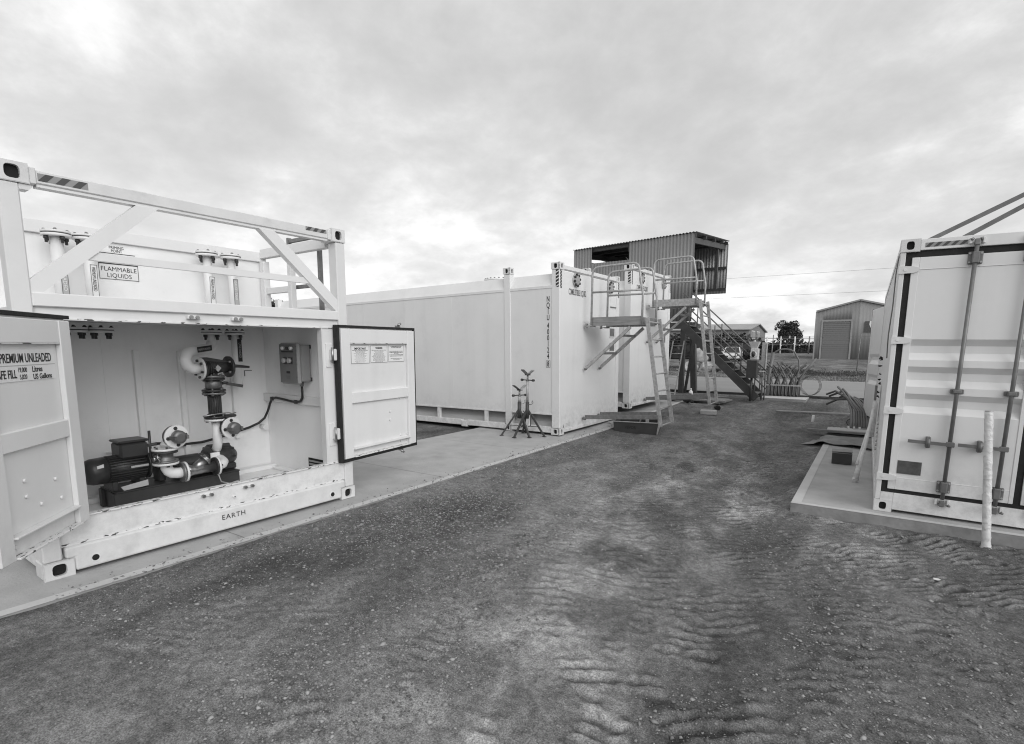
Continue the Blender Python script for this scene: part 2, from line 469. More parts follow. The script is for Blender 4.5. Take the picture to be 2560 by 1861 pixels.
def hole_plate(mb, x0, x1, z0, z1, y, hw, hh, depth, cx=None, cz=None, axis='y', n=16):
    """front plate with an oblong opening and inner walls; axis y: faces -y, axis x: faces +x"""
    cx = (x0 + x1) / 2 if cx is None else cx; cz = (z0 + z1) / 2 if cz is None else cz
    def P(a, b, d): return (a, y + d, b) if axis == 'y' else (y - d, a, b)
    out = []; inn = []
    for i in range(n):
        t = 2 * math.pi * (i + 0.5) / n
        c, s_ = math.cos(t), math.sin(t)
        k = 1 / max(abs(c), abs(s_))
        ox = cx + (c * k) * ((x1 - cx) if c > 0 else (cx - x0)); oz = cz + (s_ * k) * ((z1 - cz) if s_ > 0 else (cz - z0))
        e = 0.62
        ix = cx + hw * math.copysign(abs(c) ** e, c); iz = cz + hh * math.copysign(abs(s_) ** e, s_)
        out.append(P(ox, oz, 0)); inn.append(P(ix, iz, 0))
    back = [P(cx + (p[0 if axis == 'y' else 1] - cx), p[2], depth) for p in inn]
    o = len(mb.v); mb.v += out + inn + back
    # exact corners
    for i in range(n):
        j = (i + 1) % n
        f1 = [o + i, o + j, o + n + j, o + n + i]; f2 = [o + n + i, o + n + j, o + 2 * n + j, o + 2 * n + i]
        if axis == 'x': pass
        mb.f += [f1, f2]; mb.sm += [False, False]
    # corner triangles
    cs = [P(x1, z1, 0), P(x0, z1, 0), P(x0, z0, 0), P(x1, z0, 0)]
    for q, cpt in enumerate(cs):
        a = (2 * q + 1) * n // 8 - 1
        mb.v.append(cpt); mb.f.append([o + a, len(mb.v) - 1, o + (a + 1) % n]); mb.sm.append(False)
    return mb
def casting(parent, x0, x1, y0, y1, z0, z1, name='corner_casting', side=None, m='white_worn', wide=True):
    """ISO corner block: body set back behind a holed front plate (facing -y) and optionally a holed side plate"""
    mb = MB()
    t = 0.03
    mb.box(x0 + (t if side == 'L' else 0.0), x1 - (t if side == 'R' else 0.0), y0 + t, y1, z0, z1, 0.008)
    cz = (z0 + z1) / 2
    # frame bars making the opening: four bars and corner fillets
    hw, hh = ((x1 - x0) * 0.20, (z1 - z0) * 0.33) if not wide else ((x1 - x0) * 0.24, (z1 - z0) * 0.34)
    cx = (x0 + x1) / 2
    hole_plate(mb, x0 + 0.004, x1 - 0.004, z0 + 0.004, z1 - 0.004, y0, hw, hh, t - 0.001)
    # rim closing the plate edges
    for a in ((x0, x0 + 0.004, z0, z1), (x1 - 0.004, x1, z0, z1)):
        mb.box(a[0], a[1], y0 + 0.002, y0 + t, a[2], a[3])
    for a in ((x0 + 0.004, x1 - 0.004, z0, z0 + 0.004), (x0 + 0.004, x1 - 0.004, z1 - 0.004, z1)):
        mb.box(a[0], a[1], y0 + 0.002, y0 + t, a[2], a[3])
    if side:
        xs = x1 if side == 'R' else x0
        sg = 1 if side == 'R' else -1
        mb2 = MB()
        hole_plate(mb2, y0 + 0.005, y1 - 0.004, z0 + 0.004, z1 - 0.004, 0, (y1 - y0) * 0.2, hh, 0.028, axis='x')
        mb2.v = [(xs + (p[0]) * sg, p[1], p[2]) for p in mb2.v]
        o = len(mb.v); mb.v += mb2.v; mb.f += [[o + i for i in f] for f in mb2.f]; mb.sm += mb2.sm
    ob = mb.build(name, m, parent)
    hb = MB().box(cx - hw - 0.004, cx + hw + 0.004, y0 + t - 0.004, y0 + t - 0.0015, cz - hh - 0.004, cz + hh + 0.004)
    if side:
        ym = (y0 + y1) / 2; hy = (y1 - y0) * 0.2 + 0.004
        a, b_ = (xs - 0.0275 * sg, xs - 0.0255 * sg)
        hb.box(a, b_, ym - hy, ym + hy, cz - hh - 0.004, cz + hh + 0.004)
    hb.build('casting_recess', 'dark_hole', ob)
    return ob
def stripes(parent, x0, x1, z0, z1, y, n=4, vert=False, slant=1, name='warning_tape', light='tape_light', dark='tape_dark', side=None, frac=0.5):
    """hazard tape: light backing with slanted dark bars, facing -y (or +x at plane x=side)"""
    def P(a, b, d): return (a, y + d, b) if side is None else (side - d, a, b)
    mb = MB(); mb.quad(P(x0, z0, 0), P(x1, z0, 0), P(x1, z1, 0), P(x0, z1, 0))
    tape = mb.build(name, light, parent)
    mb = MB()
    L_ = (z1 - z0) if vert else (x1 - x0); Wd = (x1 - x0) if vert else (z1 - z0)
    p = L_ / n
    for i in range(-1, n + 2):
        a = i * p
        q = [(a, 0), (a + p * frac, 0), (a + p * frac + Wd * 0.9 * slant, Wd), (a + Wd * 0.9 * slant, Wd)]
        # clip to 0..L_
        def clip(poly, k, sgn):
            out = []
            for j in range(len(poly)):
                A, Bq = poly[j], poly[(j + 1) % len(poly)]
                ia, ib = (A[0] - k) * sgn >= 0, (Bq[0] - k) * sgn >= 0
                if ia: out.append(A)
                if ia != ib:
                    u = (k - A[0]) / (Bq[0] - A[0]); out.append((k, A[1] + u * (Bq[1] - A[1])))
            return out
        q = clip(q, 0, 1)
        if len(q) < 3: continue
        q = clip(q, L_, -1)
        if len(q) < 3: continue
        if vert: pts = [P(x0 + t, z0 + s_, -0.0015) for s_, t in q]
        else: pts = [P(x0 + s_, z0 + t, -0.0015) for s_, t in q]
        mb.quad(*pts)
    mb.build('tape_bar', dark, tape, kind='stuff')
    return tape
def sub_thing(root, name, label, cat, p, group=None):
    """a thing of its own standing at point p of another thing's frame; set OFF = p while its parts are written"""
    global OFF
    OFF = tuple(p)
    m = Matrix.Translation(root.location) @ root.rotation_euler.to_matrix().to_4x4()
    o = thing(name, label, cat, tuple(m @ Vector(p)), tuple(root.rotation_euler), group)
    return o
def copy_tree(o, parent=None):
    c = o.copy(); C.objects.link(c); c.parent = parent
    for ch in o.children: copy_tree(ch, c)
    return c

# ------------------------------------------------------------------ terrain
PY = [-80, 1.05, 5, 9, 12, 14, 16.5, 24.4, 66, 110, 400, 2500]
PZ = [0.0, 0.0, 0.031, 0.062, 0.17, 0.23, 0.32, 0.40, 0.836, 1.30, 1.42, 1.40]
def slab_z(y): return np.interp(y, PY, PZ)
def sst(a, b, x):
    t = np.clip((x - a) / (b - a), 0, 1); return t * t * (3 - 2 * t)
def vnoise(x, y, seed=0):
    xi, yi = np.floor(x).astype(np.int64), np.floor(y).astype(np.int64)
    fx, fy = x - xi, y - yi
    fx, fy = fx * fx * (3 - 2 * fx), fy * fy * (3 - 2 * fy)
    def h(a, b):
        n = (a * 374761393 + b * 668265263 + seed * 144664991) & 0x7fffffff
        n = ((n ^ (n >> 13)) * 1274126177) & 0x7fffffff
        return ((n ^ (n >> 16)) & 0xffff) / 65535.0
    return (h(xi, yi) * (1 - fx) + h(xi + 1, yi) * fx) * (1 - fy) + (h(xi, yi + 1) * (1 - fx) + h(xi + 1, yi + 1) * fx) * fy
def fbm(x, y, o=4, seed=0, g=0.5):
    s = 0; a = 1; t = 0
    for i in range(o):
        s = s + a * vnoise(x * 2 ** i, y * 2 ** i, seed + i); t += a; a *= g
    return s / t
def terrain(x, y, fine=True, want_shade=False):
    x = np.asarray(x, float); y = np.asarray(y, float)
    z = slab_z(y) - 0.055
    dip = 0.17 * sst(-3.7, -0.5, x) * (1 - sst(10.5, 17, y)) * (1 - 0.45 * sst(3.0, 0.0, y) * 0)
    z = z - dip
    near = (1 - sst(14, 19, y)) * sst(-3.95, -3.6, x) * 1.0
    near = np.where(y > 14.5, 0.4 * (1 - sst(14.5, 16, y)), near)
    z = z + near * 0.035 * (fbm(x * 0.7, y * 0.55, 3, 3) - 0.5)
    lug_shade = np.zeros_like(z)
    if fine:
        # PATTERN: bars pressed by tyre lugs across the direction of travel, wandering and broken into patches
        wx = x + 0.11 * (fbm(x * 1.3, y * 1.3, 2, 21) - 0.5) * 2 + 0.15 * (fbm(x * 5.2, y * 5.2, 3, 23) - 0.5)
        wy = y + 0.11 * (fbm(x * 1.3, y * 1.3, 2, 31) - 0.5) * 2 + 0.17 * (fbm(x * 5.2, y * 5.2, 3, 33) - 0.5)
        lane = sst(0.30, 0.46, fbm(x * 0.75 + 5, y * 0.40, 3, 41) + 0.10 * sst(-2.2, -0.6, x))
        ph = 2 * math.pi * (wy * 0.83 - wx * 0.56) / 0.098
        ph2 = 2 * math.pi * (wy * 0.97 - wx * 0.22) / 0.108
        ph3 = 2 * math.pi * (wy * 0.76 - wx * 0.65) / 0.078
        sel = sst(0.48, 0.52, fbm(x * 1.9, y * 1.5, 2, 71)); sel3 = sst(3.6, 5.2, y + 1.5 * (fbm(x, y, 2, 73) - 0.5))
        ca, cb2 = 0.83 * x + 0.56 * y, 0.83 * y - 0.56 * x
        brk = sst(0.36, 0.50, fbm(ca * 8.0, cb2 * 4.5, 2, 81)) * sst(0.28, 0.44, fbm(x * 3.0, y * 3.0, 2, 85)) * (0.45 + 0.55 * sst(0.36, 0.52, fbm(x * 1.3, y * 1.0, 2, 83)))
        def mix3(f): return (sel * f(ph) + (1 - sel) * f(ph2)) * (1 - sel3) + f(ph3) * sel3
        lug = lambda q: np.tanh(2.0 * (np.sin(q) + 0.15))
        r = mix3(lug)
        msk = lane * brk * sst(-3.7, -2.9, x) * (0.3 + 0.7 * sst(-2.8, -0.9, x + 0.35 * (y - 2) * 0.3)) * (0.3 + 0.7 * (1 - sst(7, 11, y)))
        amp = msk * (0.0135 * (1 - sel3) + 0.010 * sel3)
        lug_shade = msk * mix3(lambda q: np.tanh(1.6 * np.sin(q + 0.7)))  # painted light and shade of the bars, shifted from the relief, for the ground colour
        z = z + near * (amp * r + 0.035 * (fbm(x * 2.6, y * 2.0, 4, 91) - 0.5) + 0.020 * (fbm(x * 11, y * 9, 4, 95) - 0.5))
        # two broad wheel ruts along the lane
        for cx, wd in ((-2.55, 0.28), (-1.15, 0.3)):
            c = cx + 0.25 * np.sin(y * 0.33)
            z = z - near * 0.016 * np.exp(-((x - c) / wd) ** 2)
        ed = np.exp(-((x + 3.93) / 0.20) ** 2) * (y < 13.9)
        z = z + ed * (0.046 + 0.030 * (fbm(x * 6, y * 5, 3, 131) - 0.5))
        er = np.exp(-((y - 6.05) / 0.22) ** 2) * sst(-0.8, -0.5, x) + np.exp(-((x + 0.63) / 0.16) ** 2) * sst(6.0, 6.2, y) * (y < 10.7)
        z = z + er * (0.035 + 0.05 * (fbm(x * 5, y * 5, 3, 133) - 0.5))
        c1_ = -1.15 - 0.13 * y + 0.12 * np.sin(y * 1.1); c2_ = -0.75 - 0.06 * y + 0.15 * np.sin(y * 0.9 + 1)
        nz = fbm(x * 3.4, y * 2.0, 5, 141, 0.6)
        dust = np.exp(-((x - c1_) / 0.60) ** 2) * sst(0.30, 0.62, nz) + 0.75 * np.exp(-((x - c2_) / 0.34) ** 2) * sst(0.4, 0.62, nz) * sst(3.4, 5.0, y)
        dust = dust * (1 - sst(8.5, 12, y)) * near
        terrain.dust = dust
    far = sst(30, 90, y)
    z = z + far * 0.25 * (fbm(x * 0.05, y * 0.05, 3, 5) - 0.5)
    return (z, lug_shade) if want_shade else z
def axis(segs):
    out = []
    for a, b, st in segs:
        out += list(np.arange(a, b, st))
    return np.array(out + [segs[-1][1]])
xs_ = axis([(-900, -100, 100), (-100, -20, 8), (-20, -8, 1.0), (-8, -4.4, 0.2), (-4.4, 2.9, 0.0145), (2.9, 6, 0.3), (6, 20, 2), (20, 100, 10), (100, 900, 100)])
ys_ = axis([(-200, -20, 30), (-20, 0, 2), (0, 0.9, 0.15), (0.9, 6.6, 0.0145), (6.6, 10.5, 0.03), (10.5, 17, 0.1), (17, 40, 0.6), (40, 120, 3), (120, 400, 20), (400, 1600, 150)])
GX, GY = np.meshgrid(xs_, ys_)
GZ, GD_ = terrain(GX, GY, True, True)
GU_ = terrain.dust
nx, ny = len(xs_), len(ys_)
me = bpy.data.meshes.new('ground')
vv = np.stack([GX, GY, GZ], -1).reshape(-1, 3)
ii = (np.arange(ny - 1)[:, None] * nx + np.arange(nx - 1)[None, :]).reshape(-1)
ff = np.stack([ii, ii + 1, ii + nx + 1, ii + nx], -1)
me.vertices.add(len(vv)); me.vertices.foreach_set('co', vv.ravel())
me.loops.add(ff.size); me.loops.foreach_set('vertex_index', ff.ravel())
me.polygons.add(len(ff)); me.polygons.foreach_set('loop_start', np.arange(0, ff.size, 4)); me.polygons.foreach_set('loop_total', np.full(len(ff), 4))
me.polygons.foreach_set('use_smooth', np.ones(len(ff), bool))
me.update(); me.validate()
at_ = me.attributes.new('lug_shade', 'FLOAT', 'POINT'); at_.data.foreach_set('value', GD_.ravel().astype(np.float32))
at_ = me.attributes.new('dust', 'FLOAT', 'POINT'); at_.data.foreach_set('value', GU_.ravel().astype(np.float32))
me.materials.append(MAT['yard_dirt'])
go = bpy.data.objects.new('ground', me); C.objects.link(go); go['kind'] = 'structure'

def gz(x, y): return float(terrain(np.array([x]), np.array([y]))[0])

# road across the back of the yard
mb = MB()
yy = [16.55, 18.5, 20.5, 22.5, 24.4]
for i in range(4):
    for xa, xb in ((-120, -30), (-30, -8), (-8, 4), (4, 30), (30, 120)):
        z0, z1 = float(slab_z(yy[i])) - 0.02, float(slab_z(yy[i + 1])) - 0.02
        mb.quad((xa, yy[i], z0), (xb, yy[i], z0), (xb, yy[i + 1], z1), (xa, yy[i + 1], z1))
mb.build('road', 'road_seal', kind='structure')

# concrete footings
def slab_strip(name, x0, x1, ys, dz, th, m, edge):
    mb = MB(); zz = [float(slab_z(y)) + dz for y in ys]
    for i in range(len(ys) - 1):
        mb.quad((x0, ys[i], zz[i]), (x1, ys[i], zz[i]), (x1, ys[i + 1], zz[i + 1]), (x0, ys[i + 1], zz[i + 1]))
    o = mb.build(name, m, kind='structure')
    mb = MB()
    for i in range(len(ys) - 1):
        a, b_ = ys[i], ys[i + 1]
        for xx, fl in ((x1, 1), (x0, -1)):
            q = [(xx, a, zz[i] - th), (xx, b_, zz[i + 1] - th), (xx, b_, zz[i + 1] - 0.0), (xx, a, zz[i] - 0.0)]
            mb.quad(*(q if fl > 0 else q[::-1]))
    for yq, zq, fl in ((ys[0], zz[0], 1), (ys[-1], zz[-1], -1)):
        q = [(x0, yq, zq - th), (x1, yq, zq - th), (x1, yq, zq), (x0, yq, zq)]
        mb.quad(*(q if fl > 0 else q[::-1]))
    mb.build('slab_edge', edge, o)
    return o
sl = slab_strip('concrete_slab', -6.04, -3.95, [-0.6, 1.05, 3, 5, 7, 9, 10.5, 12, 13.9], 0.0, 0.3, 'concrete', 'concrete_edge')
# trowelled border strip along the slab edge
mb = MB()
ysb = [-0.6, 1.05, 3, 5, 7, 9, 10.5, 12, 13.9]
for i in range(len(ysb) - 1):
    z0, z1 = float(slab_z(ysb[i])) + 0.003, float(slab_z(ysb[i + 1])) + 0.003
    mb.quad((-4.035, ysb[i], z0), (-3.95, ysb[i], z0), (-3.95, ysb[i + 1], z1), (-4.035, ysb[i + 1], z1))
mb.build('slab_border', 'concrete_new', sl)
for yj in (2.2, 4.6, 6.55, 10.2):
    zj = float(slab_z(yj)) + 0.0015
    MB().quad((-6.03, yj, zj), (-4.036, yj + 0.01, zj), (-4.036, yj + 0.02, zj), (-6.03, yj + 0.01, zj)).build('slab_joint', 'concrete_edge', sl)
ZR = -0.0535
def flat_slab(name, x0, x1, y0, y1, z1, th, m, edge, border=None):
    o = MB().quad((x0, y0, z1), (x1, y0, z1), (x1, y1, z1), (x0, y1, z1)).build(name, m, kind='structure')
    mb = MB()
    mb.quad((x0, y0, z1 - th), (x1, y0, z1 - th), (x1, y0, z1), (x0, y0, z1))
    mb.quad((x0, y1, z1 - th), (x0, y0, z1 - th), (x0, y0, z1), (x0, y1, z1))
    mb.quad((x1, y0, z1 - th), (x1, y1, z1 - th), (x1, y1, z1), (x1, y0, z1))
    mb.quad((x1, y1, z1 - th), (x0, y1, z1 - th), (x0, y1, z1), (x1, y1, z1))
    mb.build('slab_edge', edge, o)
    if border:
        mb = MB(); mb.quad((x0, y0, z1 + .003), (x0 + border, y0, z1 + .003), (x0 + border, y1, z1 + .003), (x0, y1, z1 + .003))
        mb.quad((x0 + border, y0, z1 + .003), (x1, y0, z1 + .003), (x1, y0 + border * 0.8, z1 + .003), (x0 + border, y0 + border * 0.8, z1 + .003))
        mb.build('slab_border', 'concrete_new', o)
    return o
flat_slab('concrete_slab', -0.60, 5.0, 6.11, 10.6, ZR, 0.45, 'concrete', 'concrete_edge', 0.09)
flat_slab('concrete_slab', -0.64, 5.0, 11.75, 13.3, ZR + 0.02, 0.45, 'concrete', 'concrete_edge')
flat_slab('concrete_pad', -2.62, -1.36, 15.55, 18.1, 0.285, 0.3, 'concrete_new', 'concrete_edge')

# ------------------------------------------------------------------ container C1: pump cabinet end of a fuel tank container
WP, WC, WW = 'white_paint', 'white_chipped', 'white_worn'
c1 = thing('tank_container', 'white tank container at left with open pump cabinet and braced frame above it', 'container',
           (-4.3065, 1.0487, 0.0), (0, -0.0095, math.radians(90 - 1.25)))
W, H = 2.438, 2.59
B(0.0, 0.1, 0.0, 0.12, 0.118, 2.472, c=0.008).build('corner_post', WW, c1)
B(2.338, W, 0.0, 0.12, 0.118, 2.472, c=0.008).build('corner_post', WW, c1)
casting(c1, -0.004, 0.158, -0.006, 0.17, 0.0, 0.116)
casting(c1, 2.28, 2.442, -0.006, 0.17, 0.0, 0.116, side='R')
casting(c1, -0.004, 0.150, -0.006, 0.17, 2.474, 2.592)
casting(c1, 2.292, 2.442, -0.006, 0.17, 2.474, 2.592, side='R')
for xa in (0.0, 2.338):
    B(xa, xa + 0.1, 5.94, 6.06, 0.118, 2.472, c=0.008).build('corner_post', WP, c1)
    B(xa - 0.003, xa + 0.103, 5.9, 6.062, 0.0, 0.117, c=0.006).build('corner_casting', WP, c1)
    B(xa - 0.003, xa + 0.103, 5.9, 6.062, 2.473, 2.59, c=0.006).build('corner_casting', WP, c1)
# weld plates beside top castings
MB().prism([(0.1, 2.472), (0.15, 2.472), (0.165, 2.462), (0.145, 2.44), (0.1, 2.44)], 'xz', 0.008, 0.09).build('gusset', WW, c1)
MB().box(0.150, 0.185, 0.002, 0.1, 2.482, 2.578, c=0.004).build('gusset', WW, c1)
MB().box(2.26, 2.292, 0.002, 0.1, 2.482, 2.578, c=0.004).build('gusset', WW, c1)
B(0.185, 2.26, 0.006, 0.09, 2.488, 2.568, c=0.006).build('top_rail', WW, c1)
B(0.185, 2.26, 0.016, 0.086, 2.470, 2.4885).build('top_rail_lip', WP, c1)
MB().prism([(0.1, 1.785), (0.85, 2.4695), (0.713, 2.4695), (0.1, 1.91)], 'xz', 0.012, 0.075).build('brace', WP, c1)
MB().prism([(2.338, 1.82), (2.338, 1.945), (1.735, 2.4695), (1.6, 2.4695)], 'xz', 0.012, 0.075).build('brace', WP, c1)
MB().prism([(0.398, 2.068), (2.068, 2.068), (2.013, 2.118), (0.453, 2.118)], 'xz', 0.022, 0.06).build('mid_rail', WP, c1)
B(0.1, 2.338, 0.004, 0.10, 1.752, 1.836, c=0.005).build('cabinet_sill', WP, c1)
B(0.1, 2.338, 0.032, 0.06, 1.682, 1.752).build('header_panel', WP, c1)
B(0.1, 2.3, 0.022, 0.07, 1.672, 1.683).build('header_lip', WC, c1)
B(2.165, 2.338, 0.030, 0.06, 0.21, 1.682).build('door_jamb', WP, c1)
B(2.155, 2.1655, 0.024, 0.09, 0.385, 1.672).build('jamb_lip', WW, c1)
B(0.1, 0.215, 0.030, 0.06, 0.21, 1.682).build('door_jamb', WP, c1)
B(0.1, 2.338, 0.024, 0.055, 0.21, 0.372).build('kick_panel', WP, c1)
B(0.12, 2.30, 0.012, 0.075, 0.372, 0.384, c=0.003).build('kick_lip', WC, c1)
B(0.1, 2.338, 0.02, 0.1, 0.195, 0.2105).build('rail_seam', WC, c1)
o = MB().prism([(0.16, 0.025), (2.2785, 0.025), (2.2785, 0.118), (2.325, 0.118), (2.325, 0.195), (0.114, 0.195), (0.114, 0.118), (0.16, 0.118)], 'xz', -0.012, 0.10).build('bottom_rail', WW, c1)
md = o.modifiers.new('b', 'BEVEL'); md.width = 0.014; md.segments = 2; md.limit_method = 'ANGLE'
for hx in (0.27, 2.17):
    T([(hx, -0.016, 0.085), (hx, 0.01, 0.085)], 0.030, 18).build('drain_boss', WP, c1)
    T([(hx, -0.0175, 0.085), (hx, -0.0162, 0.085)], 0.021, 18).build('drain_hole', 'dark_hole', c1)
for lx in (1.03, 1.365):
    o = B(lx - 0.05, lx + 0.05, 0.012, 0.024, 0.325, 0.352, c=0.003).build('latch_keeper', WP, c1)
    for q in (-0.03, 0.03):
        T([(lx + q, -0.012, 0.337), (lx + q, 0.02, 0.337)], 0.013, 10).build('latch_bolt', 'steel', o)
    o = B(lx - 0.045, lx + 0.045, -0.004, 0.032, 1.708, 1.735, c=0.004).build('latch_keeper', WP, c1)
    for q in (-0.022, 0.022):
        T([(lx + q, -0.018, 1.722), (lx + q, 0.01, 1.722)], 0.014, 10).build('latch_bolt', 'steel', o)
T([(1.245, 0.006, 0.275), (1.245, 0.03, 0.275)], 0.012, 10).build('earth_bolt', 'pipe_white', c1)
T([(1.245, 0.003, 0.275), (1.245, 0.0061, 0.275)], 0.005, 8).build('earth_bolt_hole', 'dark_hole', c1)
text('earth_lettering', 'EARTH', 0.058, 'ink', c1, (1.118, -0.0135, 0.112), sx=1.0, space=1.15)
stripes(c1, 0.192, 0.445, 2.506, 2.550, 0.0045, 3, slant=1)
stripes(c1, 2.03, 2.245, 2.530, 2.562, 0.0045, 3, slant=1)
# interior
BY = 1.33
B(0.06, 2.34, 0.06, BY, 0.10, 0.15).build('cabinet_floor', 'cabinet_paint', c1)
B(0.06, 2.34, 1.20, BY - 0.002, 0.15, 0.20, c=0.01).build('floor_kerb', 'cabinet_paint', c1)
B(2.28, 2.34, 0.3, 1.2, 0.15, 0.185, c=0.01).build('floor_kerb', 'cabinet_paint', c1)
B(0.03, 2.40, BY, BY + 0.04, 0.12, 2.40).build('back_wall', 'cabinet_paint', c1)
B(0.02, 2.41, BY - 0.03, BY + 0.06, 2.402, 2.502, c=0.004).build('tank_rim', WP, c1)
B(0.012, 0.055, 0.10, BY - 0.002, 0.12, 1.70).build('side_wall', WP, c1)
B(2.342, 2.40, 0.13, BY - 0.002, 0.12, 1.70).build('side_wall', 'cabinet_paint', c1)
B(0.02, 2.40, 0.101, BY - 0.003, 1.702, 1.75).build('cabinet_roof', WP, c1)
B(2.30, 2.342, 0.2, BY - 0.003, 0.905, 0.992, c=0.004).build('cable_ledge', WW, c1)
for rx, z0, z1 in ((1.095, 0.2, 1.47), (1.468, 0.2, 1.46), (1.972, 0.53, 1.3)):
    B(rx - 0.024, rx + 0.024, BY - 0.045, BY, z0, z1, c=0.004).build('wall_rib', 'cabinet_paint', c1)
B(0.845, 0.851, BY - 0.004, BY, 0.2, 1.6).build('wall_seam', 'cabinet_paint', c1)
B(2.33, 2.40, 1.225, BY - 0.0305, 1.751, 2.401, c=0.004).build('frame_post', WP, c1)
B(2.345, 2.405, 0.76, 0.82, 1.751, 2.435, c=0.004).build('frame_post', WP, c1)
B(2.34, 2.41, 0.171, BY - 0.031, 2.437, 2.53, c=0.004).build('side_rail', WP, c1)
B(2.35, 2.40, 0.821, 1.224, 2.062, 2.122, c=0.003).build('side_rail', WP, c1)
# tank body behind the cabinet
B(0.03, 2.40, BY + 0.0405, 5.9, 0.15, 2.40, c=0.02).build('tank_body', WP, c1)
B(0.02, 2.41, BY + 0.0605, 5.93, 2.405, 2.47, c=0.01).build('tank_roof', WP, c1)
for xa in (0.0, 2.35):
    B(xa + 0.02, xa + 0.075, 0.18, 5.9, 0.03, 0.115, c=0.005).build('base_rail', WP, c1)
# side ladder
lad = B(2.415, 2.46, 0.375, 0.405, 0.4, 2.62, c=0.003).build('ladder', 'galv_dark', c1)
B(2.415, 2.46, 0.885, 0.915, 0.4, 2.62, c=0.003).build('stile', 'galv_dark', lad)
for i in range(5):
    z = 2.585 - i * 0.47
    B(2.42, 2.455, 0.4055, 0.8845, z - 0.018, z + 0.018, c=0.003).build('rung', 'galv_dark', lad)
# signs on the tank wall
SZ = -0.03
B(0.885, 1.185, BY - 0.003, BY, 2.12 + SZ, 2.255 + SZ).build('sign_panel', 'decal_white', c1)
sb = MB()
for a in ((0.885, 1.185, 2.246, 2.256), (0.885, 1.185, 2.117, 2.121), (0.885, 0.889, 2.121, 2.246), (1.181, 1.185, 2.121, 2.246)):
    sb.box(a[0], a[1], BY - 0.0045, BY - 0.0032, a[2] + SZ, a[3] + SZ)
sb.build('sign_border', 'ink', c1)
text('sign_lettering', 'FLAMMABLE', 0.053, 'ink', c1, (1.035, BY - 0.004, 2.188 + SZ), sx=0.92, align='CENTER', bold=0.0, space=1.05)
text('sign_lettering', 'LIQUIDS', 0.053, 'ink', c1, (1.035, BY - 0.004, 2.134 + SZ), sx=0.92, align='CENTER', bold=0.0, space=1.05)
text('sign_lettering', 'PRIMING\nPOINT', 0.034, 'ink', c1, (1.03, BY - 0.002, 2.378), sx=0.85, align='CENTER', line=0.85)
B(0.90, 1.17, BY - 0.003, BY, 2.308, 2.313).build('sign_rule', 'ink', c1)
# little door-direction pictograms on the back wall
for px_, pz_, sc in ((0.92, 0.60, 1.0), (2.10, 1.24, 0.8)):
    pb = MB(); pb.box(px_, px_ + 0.11 * sc, BY - 0.003, BY - 0.001, pz_, pz_ + 0.010 * sc); pb.box(px_, px_ + 0.014 * sc, BY - 0.003, BY - 0.001, pz_ - 0.07 * sc, pz_ - 0.0005)
    pb.build('pictogram', 'ink_grey', c1)
pb = MB(); pb.box(0.80, 0.845, BY - 0.02, BY, 0.555, 0.57); pb.box(0.85, 0.87, BY - 0.025, BY, 0.53, 0.60); pb.build('bleed_tap', 'cabinet_paint', c1)
T([(2.26, BY - 0.09, 0.62), (2.26, BY - 0.001, 0.62)], 0.03, 12).build('wall_stud', 'pipe_white', c1)
vb = B(2.336, 2.342, 0.28, 0.60, 0.19, 0.345).build('vent_grille', 'dark_hole', c1)
for i in range(4):
    B(2.330, 2.3355, 0.30, 0.58, 0.205 + i * 0.034, 0.222 + i * 0.034).build('louvre', 'box_grey', vb)
# hinges on the right jamb
for hz_ in (1.42, 0.66):
    h = B(2.195, 2.265, 0.020, 0.0295, hz_ - 0.11, hz_ + 0.11, c=0.002).build('hinge', WP, c1)
    B(2.225, 2.285, -0.03, 0.0195, hz_ - 0.05, hz_ + 0.06, c=0.008).build('hinge_block', WW, h)
    T([(2.235, -0.02, hz_ - 0.07), (2.235, -0.02, hz_ + 0.075)], 0.013, 10).build('hinge_pin', 'steel', h)

# doors: local x runs left to right across the visible inner face, face at y=0
def door_leaf(loc, ang, x0, x1, z0, z1, hinge):
    d = B(x0, x1, 0.0, 0.045, z0, z1, c=0.004).build('door', WP, c1, loc, (0, 0, ang))
    ch = 0.032
    sw = 0.125
    B(x0 + 0.012, x0 + sw, -ch, -0.0005, z0 + 0.012, z1 - 0.012, c=0.004).build('stile', WP, d)
    B(x1 - sw, x1 - 0.012, -ch, -0.0005, z0 + 0.012, z1 - 0.012, c=0.004).build('stile', WP, d)
    a, b_ = x0 + sw + 0.0005, x1 - sw - 0.0005
    B(a, b_, -0.028, -0.0005, z1 - 0.15, z1 - 0.014, c=0.004).build('top_channel', WP, d)
    B(a, b_, -0.029, -0.0195, z1 - 0.155, z1 - 0.1505).build('channel_lip', WC, d)
    B(a, b_, -0.028, -0.0005, 0.945, 1.055, c=0.006).build('mid_channel', WP, d)
    B(a, b_, -0.05, -0.0005, 0.485, 0.498, c=0.003).build('shelf_angle', WW, d)
    B(a, b_, -0.05, -0.0005, z0 + 0.013, z0 + 0.026, c=0.003).build('shelf_angle', WC, d)
    # rubber seal round the edge
    g = MB()
    g.box(x0 - 0.012, x1 + 0.012, -0.022, 0.03, z1 + 0.0005, z1 + 0.022)
    if hinge == 'L': g.box(x0 - 0.012, x1 + 0.012, -0.022, 0.03, z0 - 0.022, z0 - 0.0005)
    if hinge == 'L': g.box(x0 - 0.03, x0 - 0.0005, -0.022, 0.03, z0 - 0.022, z1 + 0.022)
    if hinge == 'L': g.box(x1 + 0.0005, x1 + 0.012, -0.022, 0.03, z0 - 0.022, z1 + 0.022)
    g.build('door_seal', 'rubber', d)
    return d
def bolts(d, pts, r=0.013, m=WP, name='rivet'):
    for x, z in pts:
        T([(x, -0.012, z), (x, -0.0005, z)], [r * 0.7, r], 10).build(name, m, d)
